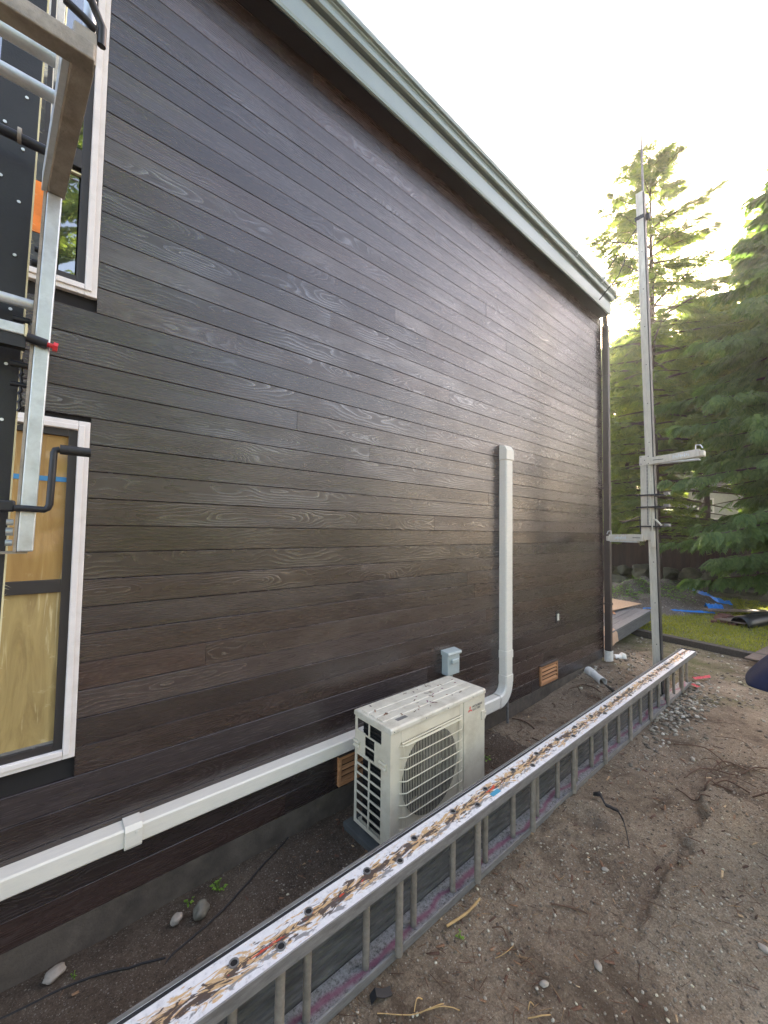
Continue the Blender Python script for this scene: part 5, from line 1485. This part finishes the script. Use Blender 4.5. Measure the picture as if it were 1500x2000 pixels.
# ------------------------------------------------------------------ boulder wall, fence, neighbour house
rw = thing('boulder_wall', 'low wall of mossy boulders at the back of the garden', 'stone wall', (16.6, 2, 0))
for row in range(2):
    yv = -3.5
    while yv < 7.5:
        w_ = rnd.uniform(.45, .95); r_ = w_ / 2
        mb = MB(); mb.blob((16.55 + .25 * row + rnd.uniform(-.1, .1), yv + r_, .12 + .42 * row), r_ * 1.05, 3, .3, (.8, 1.0, .62), rotz(rnd.uniform(0, 3)).to_3x3(), rnd.uniform(0, 90)); part('rock', mb, MAT['rockm'], rw, smooth=35)
        yv += w_ * .92
fe = thing('fence', 'dark brown vertical board fence behind the boulders', 'fence', (18.2, 2, .6))
fb = None
yv = -7.0
while yv < 9.0:
    hgt_ = 1.38 + rnd.uniform(-.02, .02)
    mb = MB(); mb.box(18.2, 18.222, yv, yv + .138, .55, .55 + hgt_); part('fence_board', mb, MAT['fence'], fe)
    yv += .143
for z in (.8, 1.65):
    mb = MB(); mb.box(18.223, 18.27, -7, 9, z, z + .09); part('rail', mb, MAT['fence'], fe)
mb = MB(); mb.box(18.18, 18.26, -7, 9, 1.955, 1.985); part('cap_rail', mb, MAT['fence'], fe)

nh = thing('neighbour_house', 'beige neighbour house with white gable trim seen through the trees', 'house', (34, 2, 0))
mb = MB(); mb.box(32, 40, -2.2, 6.5, .5, 4.3); mb.prism([(-2.2, 4.301), (6.5, 4.301), (2.15, 5.35)], 'x', 32, 40); part('wall', mb, MAT['nwall'], nh)
mb = MB(); mb.prism([(-2.9, 4.12), (2.15, 5.37), (7.2, 4.12), (7.2, 4.30), (2.15, 5.60), (-2.9, 4.30)], 'x', 31.6, 40.4); part('roof', mb, MAT['nroof'], nh)
mb = MB(); mb.prism([(-2.95, 4.08), (2.15, 5.33), (7.25, 4.08), (7.25, 4.32), (2.15, 5.62), (-2.95, 4.32)], 'x', 31.5, 31.595); part('gable_trim', mb, MAT['trimw'], nh)
mb = MB(); mb.box(31.93, 31.99, 3.05, 4.25, 3.30, 3.38); mb.box(31.93, 31.99, 3.05, 4.25, 4.16, 4.24)
for yy in (3.05, 3.60, 4.17): mb.box(31.93, 31.99, yy, yy + .08, 3.381, 4.159)
wf = part('window', mb, MAT['trimw'], nh)
mb = MB(); mb.box(31.96, 31.985, 3.1, 4.2, 3.36, 4.18); part('pane', mb, MAT['glass'], wf)
mb = MB(); mb.box(30.8, 31.3, 2.6, 4.6, 2.0, 2.06); 
for q in range(12): mb.box(30.8, 30.84, 2.65 + q * .16, 2.70 + q * .16, 2.061, 2.9)
mb.box(30.8, 30.86, 2.6, 4.6, 2.901, 2.96); part('porch_rail', mb, MAT['trimw'], nh)

# ------------------------------------------------------------------ conifers
def spray_template(npair, wid=.11, ang=48, droop=.22, taper=.72, l0=.46):
    V = []; F = []
    def kite(b, d, L, w):
        s = np.array([-d[1], d[0], 0]); k = len(V)
        tip = b + d * L; tip[2] -= droop * L
        mid = b + d * L * .45
        V.extend([b, mid + s * w, tip, mid - s * w]); F.append((k, k + 1, k + 2, k + 3))
    for i in range(npair):
        t = .10 + .84 * i / (npair - 1)
        for s in (-1, 1):
            a = math.radians(ang) * s
            L = l0 * (1 - taper * t) + .05
            kite(np.array([t, 0, -droop * t * t * .6]), np.array([math.cos(a), math.sin(a), 0.]), L, wid * (.5 + .5 * (1 - t)) * .75)
    kite(np.array([.0, 0, 0]), np.array([1., 0, 0]), 1.0, .03)
    kite(np.array([.82, 0, -droop * .4]), np.array([1., 0, 0]), .25, wid * .5)
    return np.array(V), np.array(F)
SP_FINE = spray_template(7, wid=.085)
SP_FAN = spray_template(8, wid=.105, ang=36, droop=.50, taper=.62, l0=.50)
SP_LOW = spray_template(4, wid=.17, ang=45, droop=.25)

def conifer(name, label, base, H, rad, z0, nlimb, spl, ssize, tmpl, m_leaf, seed, group=None, up=.1, droop=.35, sag=.25, trunk_r=None, reject=None, top_power=1.0, limb_r=1.0, gap=0.15):
    """rad: function of height fraction -> crown radius"""
    r = np.random.default_rng(seed); base = np.array(base, float)
    t = thing(name, label, 'tree', tuple(base), group)
    tr_ = trunk_r or H * .011
    tb = MB(); npt = 10
    wob = r.normal(0, .05, (npt, 2)) * np.linspace(.3, 1.0, npt)[:, None]
    tb.tube([(base[0] + wob[i, 0], base[1] + wob[i, 1], base[2] + H * i / (npt - 1)) for i in range(npt)], [tr_ * (1 - .96 * i / (npt - 1)) + .008 for i in range(npt)], 9)
    part('trunk', tb, MAT['bark'], t, smooth=60)
    lb = MB(); pos = []; rx = []; ry = []; rz_ = []; sc = []
    for i in range(nlimb):
        f = (i + r.random()) / nlimb
        z = z0 + (H - z0) * (f ** top_power)
        fh = z / H
        R_ = rad(fh) * r.uniform(.62, 1.12)
        if r.random() < gap: R_ *= .55
        az = i * 2.399963 + r.normal(0, .35)
        d = np.array([math.cos(az), math.sin(az), 0.])
        upk = up + .55 * max(0, fh - .75) * 2
        pts = []
        for k in range(7):
            q = k / 6
            p = base + np.array([0, 0, z]) + d * R_ * q + np.array([0, 0, R_ * (upk * q - droop * q * q + .18 * q ** 4)])
            pts.append(p)
        lr = limb_r * (.010 + .010 * R_)
        lb.tube([tuple(p) for p in pts], [lr * (1 - .85 * k / 6) for k in range(7)], 5, False)
        ns = max(3, int(spl * (.35 + .65 * R_ / max(.3, rad(z0 / H)))))
        for k in range(ns):
            q = .12 + .88 * (r.random() ** .75)
            a = min(int(q * 6), 5); fr_ = q * 6 - a; c = pts[a] * (1 - fr_) + pts[a + 1] * fr_
            side = 1 if k % 2 else -1
            ang = r.normal(0, .25) + side * (1.05 * (1 - q) + .30)
            dd = np.array([d[0] * math.cos(ang) - d[1] * math.sin(ang), d[0] * math.sin(ang) + d[1] * math.cos(ang), -sag + r.normal(0, .16) + upk * .5])
            s = ssize * r.uniform(.6, 1.25) * (.75 + .5 * (1 - q))
            c = c + r.normal(0, .05, 3) * ssize
            tip = c + dd * s
            if reject is not None and (reject(c) or reject(tip)): continue
            pos.append(c); rx.append(dd); sc.append(s)
    part('limbs', lb, MAT['bark'], t, smooth=70)
    pos = np.array(pos); X = np.array(rx); X /= np.linalg.norm(X, axis=1, keepdims=True)
    Y = np.cross(np.array([0, 0, 1.]), X); Y /= np.linalg.norm(Y, axis=1, keepdims=True); Z = np.cross(X, Y)
    th = r.normal(0, .45, len(X))[:, None]; Y2 = Y * np.cos(th) + Z * np.sin(th); Z2 = np.cross(X, Y2)
    rot = np.stack([X, Y2, Z2], -1)
    s = np.array(sc)[:, None] * np.array([1, 1, 1.0])
    me = inst_mesh('crown', tmpl[0], tmpl[1], pos, rot, s)
    put('crown', me, m_leaf, t)
    return t
CAM = np.array([0, -2.36, 1.95]); SV = np.array(SUN)
NHD = np.array([32, 2.9, 3.9]) - CAM; NHD /= np.linalg.norm(NHD)
def near_ray(p, d, rr, k=.0):
    q = p - CAM; s = q @ d
    return np.linalg.norm(q - d * s) < rr + k * s
def shaft(p):
    # gaps through which the low sun reaches the ground in patches
    for (g_, r_) in (((3.65, -1.80, 0), .20), ((2.95, -1.95, 0), .20), ((13.7, -.95, 0), .5), ((12.6, -1.3, 0), .35), ((5.0, -2.05, 0), .22)):
        q = p - np.array(g_); t_ = q @ SV
        if np.linalg.norm(q - SV * t_) < r_: return True
    return False
rejA = lambda p: near_ray(p, SV, .10, .024) or shaft(p) or (near_ray(p, NHD, .50) and rng.random() < .85)
rejB = lambda p: near_ray(p, SV, .1, .03) or shaft(p) or (near_ray(p, NHD, .85) and rng.random() < .93)
conifer('hemlock_tree', 'tall loose hemlock rising behind the far scaffold pole', (16.0, 1.95, .1), 15.5, lambda f: min(3.7, .35 + (1 - f) ** .78 * 6.6), 1.7, 120, 58, .46, SP_FINE, MAT['hem'], 3, up=.10, droop=.36, reject=rejA, top_power=1.05)
conifer('cedar_tree', 'dense dark green cedar with hanging fronds at the right edge', (13.6, -1.75, .0), 11.3, lambda f: min(2.75, .3 + (1 - f) * 4.8), .9, 140, 84, .41, SP_FAN, MAT['fir'], 5, up=.15, droop=.42, sag=.55, reject=lambda p: near_ray(p, SV, .3) or shaft(p) or (near_ray(p, NHD, .42) and rng.random() < .9))
grp = 'conifers beyond the back fence'  # first conifer below is added to block sun falling on the ladder
bgt = [((27.5, 6.4, .6), 14.5, 3.0, 2.5, 33, 'conifer added behind the fence to keep a sun spot off the ladder', 'hem'), ((17.4, -1.5, .3), 12.2, 3.0, 3.6, 31, 'broad yellow green conifer between the hemlock and the dark cedar', 'hem'), ((19.6, 1.2, .6), 10.6, 2.8, 4.4, 32, 'sunlit conifer filling the gap right of the hemlock trunk', 'yew'), ((21.5, -.4, .6), 13.5, 2.6, 3.2, 21, 'yellow green sunlit conifer just left of the dark cedar behind the fence', 'yew'), ((23.5, 5.2, .6), 12.8, 2.9, 1.2, 22, 'yellow green conifer behind the hemlock beside the house corner', 'yew'),
       ((26, 2.6, .6), 12.0, 2.6, 5.4, 23, 'bare stemmed conifer in front of the neighbour house', 'hem'), ((25, -3.2, .6), 15.5, 3.0, 1.0, 24, 'tall conifer behind the dark cedar at the right edge', 'hem'),
       ((20.5, 8.0, .6), 12.5, 2.7, 1.0, 25, 'conifer hidden mostly behind the house corner', 'hem'), ((28, 8.8, .6), 14, 3.2, 1.0, 26, 'distant conifer left of the neighbour house', 'yew'), ((44, 4.5, .6), 15, 4.2, 1.0, 27, 'far conifer rising behind the neighbour house', 'yew'),
       ((44, -3.5, .6), 16, 4.2, 1.0, 28, 'far tall conifer right of the neighbour house', 'hem'), ((20.5, 3.3, .6), 11.0, 2.3, 4.9, 29, 'slim conifer right behind the fence at the hemlock', 'yew'), ((46, 11, .6), 16, 4.4, 1.0, 30, 'far left conifer on the skyline behind the hemlock', 'hem')]
for (b_, H, rr, z0, sd, lb, mk) in bgt:
    conifer('conifer_tree', lb, b_, H, (lambda f, rr=rr: min(rr, .3 + (1 - f) * rr * 1.9)), z0, 62, 30, .85, SP_LOW, MAT[mk], sd, grp, up=.1, droop=.35, reject=rejB if b_[0] < 32 else None)
# trees across the yard, seen only as reflections in the windows and boards
for i, (b_, H, rr, lb) in enumerate((((.9, -14.5, 0), 17.5, 3.0, 'tall conifer across the yard reflected in the upper window'), ((-4.2, -13.5, 0), 15.5, 3.0, 'conifer across the yard left of the reflected tall one'), ((5.0, -19, 0), 9.0, 3.0, 'conifer across the yard right of the reflected tall one'), ((16, -22, 0), 8.0, 3.2, 'conifer across the yard opposite the house corner'))):
    conifer('conifer_tree', lb, b_, H, (lambda f, rr=rr: min(rr, .3 + (1 - f) * rr * 1.9)), .8, 60, 26, .95, SP_LOW, MAT['hem'] if i == 0 else MAT['fir'], 50 + i, 'conifers across the yard', up=.1, droop=.35)
# undergrowth along the fence
nU = 5200
x = rng.uniform(18.6, 24, nU); y = rng.uniform(-6, 8, nU); z = rng.uniform(.7, 2.2, nU) * (.7 + .6 * (fbm(x * .6, y * .6, 2) + .5))
kp = ~((np.abs(y + 2.36 - (x * (5.26 / 32))) < .9) & (z > 2.0)); x, y, z = x[kp], y[kp], z[kp]
me = inst_mesh('undergrowth', SP_LOW[0], SP_LOW[1], np.stack([x, y, z], -1), rand_rot(len(x), .7), np.full((len(x), 3), 1.) * rng.uniform(.3, .7, (len(x), 1)))
o = put('undergrowth', me, MAT['yew']); kind(o, 'stuff', 'scrubby undergrowth behind the fence', 'shrubs')

nF = 7000
x = rng.uniform(50, 64, nF); y = rng.uniform(-22, 34, nF); z = rng.random(nF) ** .8 * (13 + 4 * fbm(y * .25, x * 0, 3)) + .5
me = inst_mesh('woods', SP_LOW[0], SP_LOW[1], np.stack([x, y, z], -1), rand_rot(nF, .7), np.full((nF, 3), 1.) * rng.uniform(1.2, 2.6, (nF, 1)))
o = put('woods', me, MAT['hem']); kind(o, 'stuff', 'far mass of woods behind the neighbour house', 'woods')

# ------------------------------------------------------------------ person bending down at the right edge (jacket hem in view)
pv = Vector((3.80, -2.13, .0))
fwd = Vector((.10, -1.0, 0)).normalized()      # faces away to the right, bent over
sid = Vector((-fwd.y, fwd.x, 0))
def PP(f, s, z): return pv + fwd * f + sid * s + Vector((0, 0, z))
pe = thing('person', 'person in a navy jacket bending at the right edge, only the hem shows', 'person', tuple(pv))
verts = [PP(0, 0, .98), PP(.16, 0, 1.12), PP(.34, 0, 1.24), PP(.47, 0, 1.30), PP(.56, 0, 1.33), PP(.66, 0, 1.36), PP(.74, 0, 1.33)]
rad_ = [(.13, .13), (.14, .12), (.15, .12), (.10, .09), (.055, .055), (.085, .095), (.07, .08)]
edges = [(0, 1), (1, 2), (2, 3), (3, 4), (4, 5), (5, 6)]
for s in (-1, 1):
    k = len(verts)
    verts += [PP(.0, .10 * s, .90), PP(.06, .12 * s, .50), PP(-.02, .12 * s, .10), PP(.12, .13 * s, .04)]; rad_ += [(.09, .09), (.06, .065), (.042, .045), (.04, .035)]
    edges += [(0, k), (k, k + 1), (k + 1, k + 2), (k + 2, k + 3)]
    k = len(verts)
    verts += [PP(.44, .19 * s, 1.24), PP(.50, .22 * s, .96), PP(.62, .16 * s, .74), PP(.66, .14 * s, .64)]; rad_ += [(.062, .062), (.046, .046), (.034, .034), (.035, .024)]
    edges += [(3, k), (k, k + 1), (k + 1, k + 2), (k + 2, k + 3)]
    h = k + 3
    for q in range(5):
        kk = len(verts); off = (q - 2) * .016
        verts += [PP(.68 + (.01 if q else -.02), .14 * s + off, .60), PP(.70, .14 * s + off * 1.15, .57 + .008 * abs(q - 2)), PP(.70, .14 * s + off * 1.2, .545 + .012 * abs(q - 2))]
        rad_ += [(.010, .010), (.009, .009), (.008, .008)]; edges += [(h, kk), (kk, kk + 1), (kk + 1, kk + 2)]
me = bpy.data.meshes.new('body'); me.from_pydata([tuple(v) for v in verts], edges, [])
body = put('body', me, MAT['skin'], pe)
sk = body.modifiers.new('skin', 'SKIN')
if not me.skin_vertices: me.skin_vertices.new()
for i, rr in enumerate(rad_): me.skin_vertices[0].data[i].radius = rr; me.skin_vertices[0].data[i].use_root = (i == 0)
ss = body.modifiers.new('sub', 'SUBSURF'); ss.levels = 1; ss.render_levels = 2
# jacket: loft of rings from flared hem to collar
mb = MB(); nR = 20
rings = [(-.06, .945, .265, .215), (-.055, .960, .268, .218), (-.03, 1.0, .255, .205), (.05, 1.09, .235, .19), (.16, 1.17, .225, .18), (.30, 1.27, .225, .17), (.42, 1.33, .19, .14), (.50, 1.34, .09, .09)]
vs = []; fs = []
for i, (f, z, a, b_) in enumerate(rings):
    tilt = min(1, max(0, (f + .06) / .35)) * R(62)
    for k in range(nR):
        an = 2 * math.pi * k / nR; fold = 1 + .075 * math.sin(an * 5 + i * .3) + .03 * math.sin(an * 11 + i) * (1 - i / 8)
        ls, lf = a * math.cos(an) * fold, b_ * math.sin(an) * fold
        vs.append(PP(f + lf * math.cos(tilt), ls, z - lf * math.sin(tilt) * 1.0))
for i in range(len(rings) - 1):
    for k in range(nR): fs.append((i * nR + k, i * nR + (k + 1) % nR, (i + 1) * nR + (k + 1) % nR, (i + 1) * nR + k))
mb.add(vs, fs); jk = part('jacket', mb, MAT['navy'], pe, smooth=70)
s_ = jk.modifiers.new('t', 'SOLIDIFY'); s_.thickness = .008; s2 = jk.modifiers.new('s', 'SUBSURF'); s2.levels = 1; s2.render_levels = 2
for s in (-1, 1):
    mb = MB(); mb.tube([PP(.38, .13 * s, 1.27), PP(.44, .20 * s, 1.22), PP(.50, .225 * s, .96), PP(.60, .17 * s, .77)], [.085, .085, .07, .055], 12, False); part('sleeve', mb, MAT['navy'], pe, smooth=70)
    mb = MB(); mb.tube([PP(0, .085 * s, 1.0), PP(.0, .105 * s, .85), PP(.06, .12 * s, .5), PP(-.02, .12 * s, .09)], [.13, .125, .088, .072], 14, False); part('trouser_leg', mb, MAT['trouser'], pe, smooth=70)
    mb = MB(); mb.blob(PP(.06, .12 * s, .05), .06, 2, .05, (1, 1, .9), None, 1); mb.blob(PP(.15, .125 * s, .035), .05, 2, .05, (1.0, 1.2, .75), None, 2); part('boot', mb, MAT['shoe'], pe, smooth=60)
hd = PP(.70, 0, 1.36)
mb = MB(); mb.blob(hd + Vector((0, 0, .03)) - fwd * .02, .112, 3, .03, (.85, 1.0, .9), None, 4); part('hair', mb, MAT['hair'], pe, smooth=80)
mb = MB(); mb.blob(hd + fwd * .085 + Vector((0, 0, -.055)), .016, 2, .0, (1, 1, 1.4)); part('nose', mb, MAT['skin'], pe, smooth=80)
for s in (-1, 1):
    mb = MB(); mb.blob(hd + fwd * .07 + sid * .033 * s + Vector((0, 0, -.03)), .011, 2, 0); part('eye', mb, MAT['ink'], pe, smooth=80)
    mb = MB(); mb.blob(hd + sid * .088 * s + Vector((0, 0, -.03)), .028, 2, 0, (.5, 1, 1.2)); part('ear', mb, MAT['skin'], pe, smooth=80)
mb = MB(); mb.blob(hd + fwd * .078 + Vector((0, 0, -.085)), .02, 2, 0, (1.4, .5, .4)); part('mouth', mb, MAT['red'], pe, smooth=80)

# ------------------------------------------------------------------ thin haze added to lift the trees and glow round the low sun
m = bpy.data.materials.new('haze_air'); m.use_nodes = True
hn, hl = m.node_tree.nodes, m.node_tree.links
hn.clear()
ho = hn.new('ShaderNodeOutputMaterial'); hv = hn.new('ShaderNodeVolumePrincipled')
hv.inputs['Color'].default_value = (.95, .95, .95, 1)
hv.inputs['Density'].default_value = HAZE
hv.inputs['Anisotropy'].default_value = .78
hl.new(hv.outputs[0], ho.inputs['Volume'])
mb = MB(); mb.box(-320, 420, -320, 320, -1.6, 24.0)
o = part('haze', mb, m, None); kind(o, 'stuff', 'thin haze volume added for veil and glow round the low sun', 'haze')
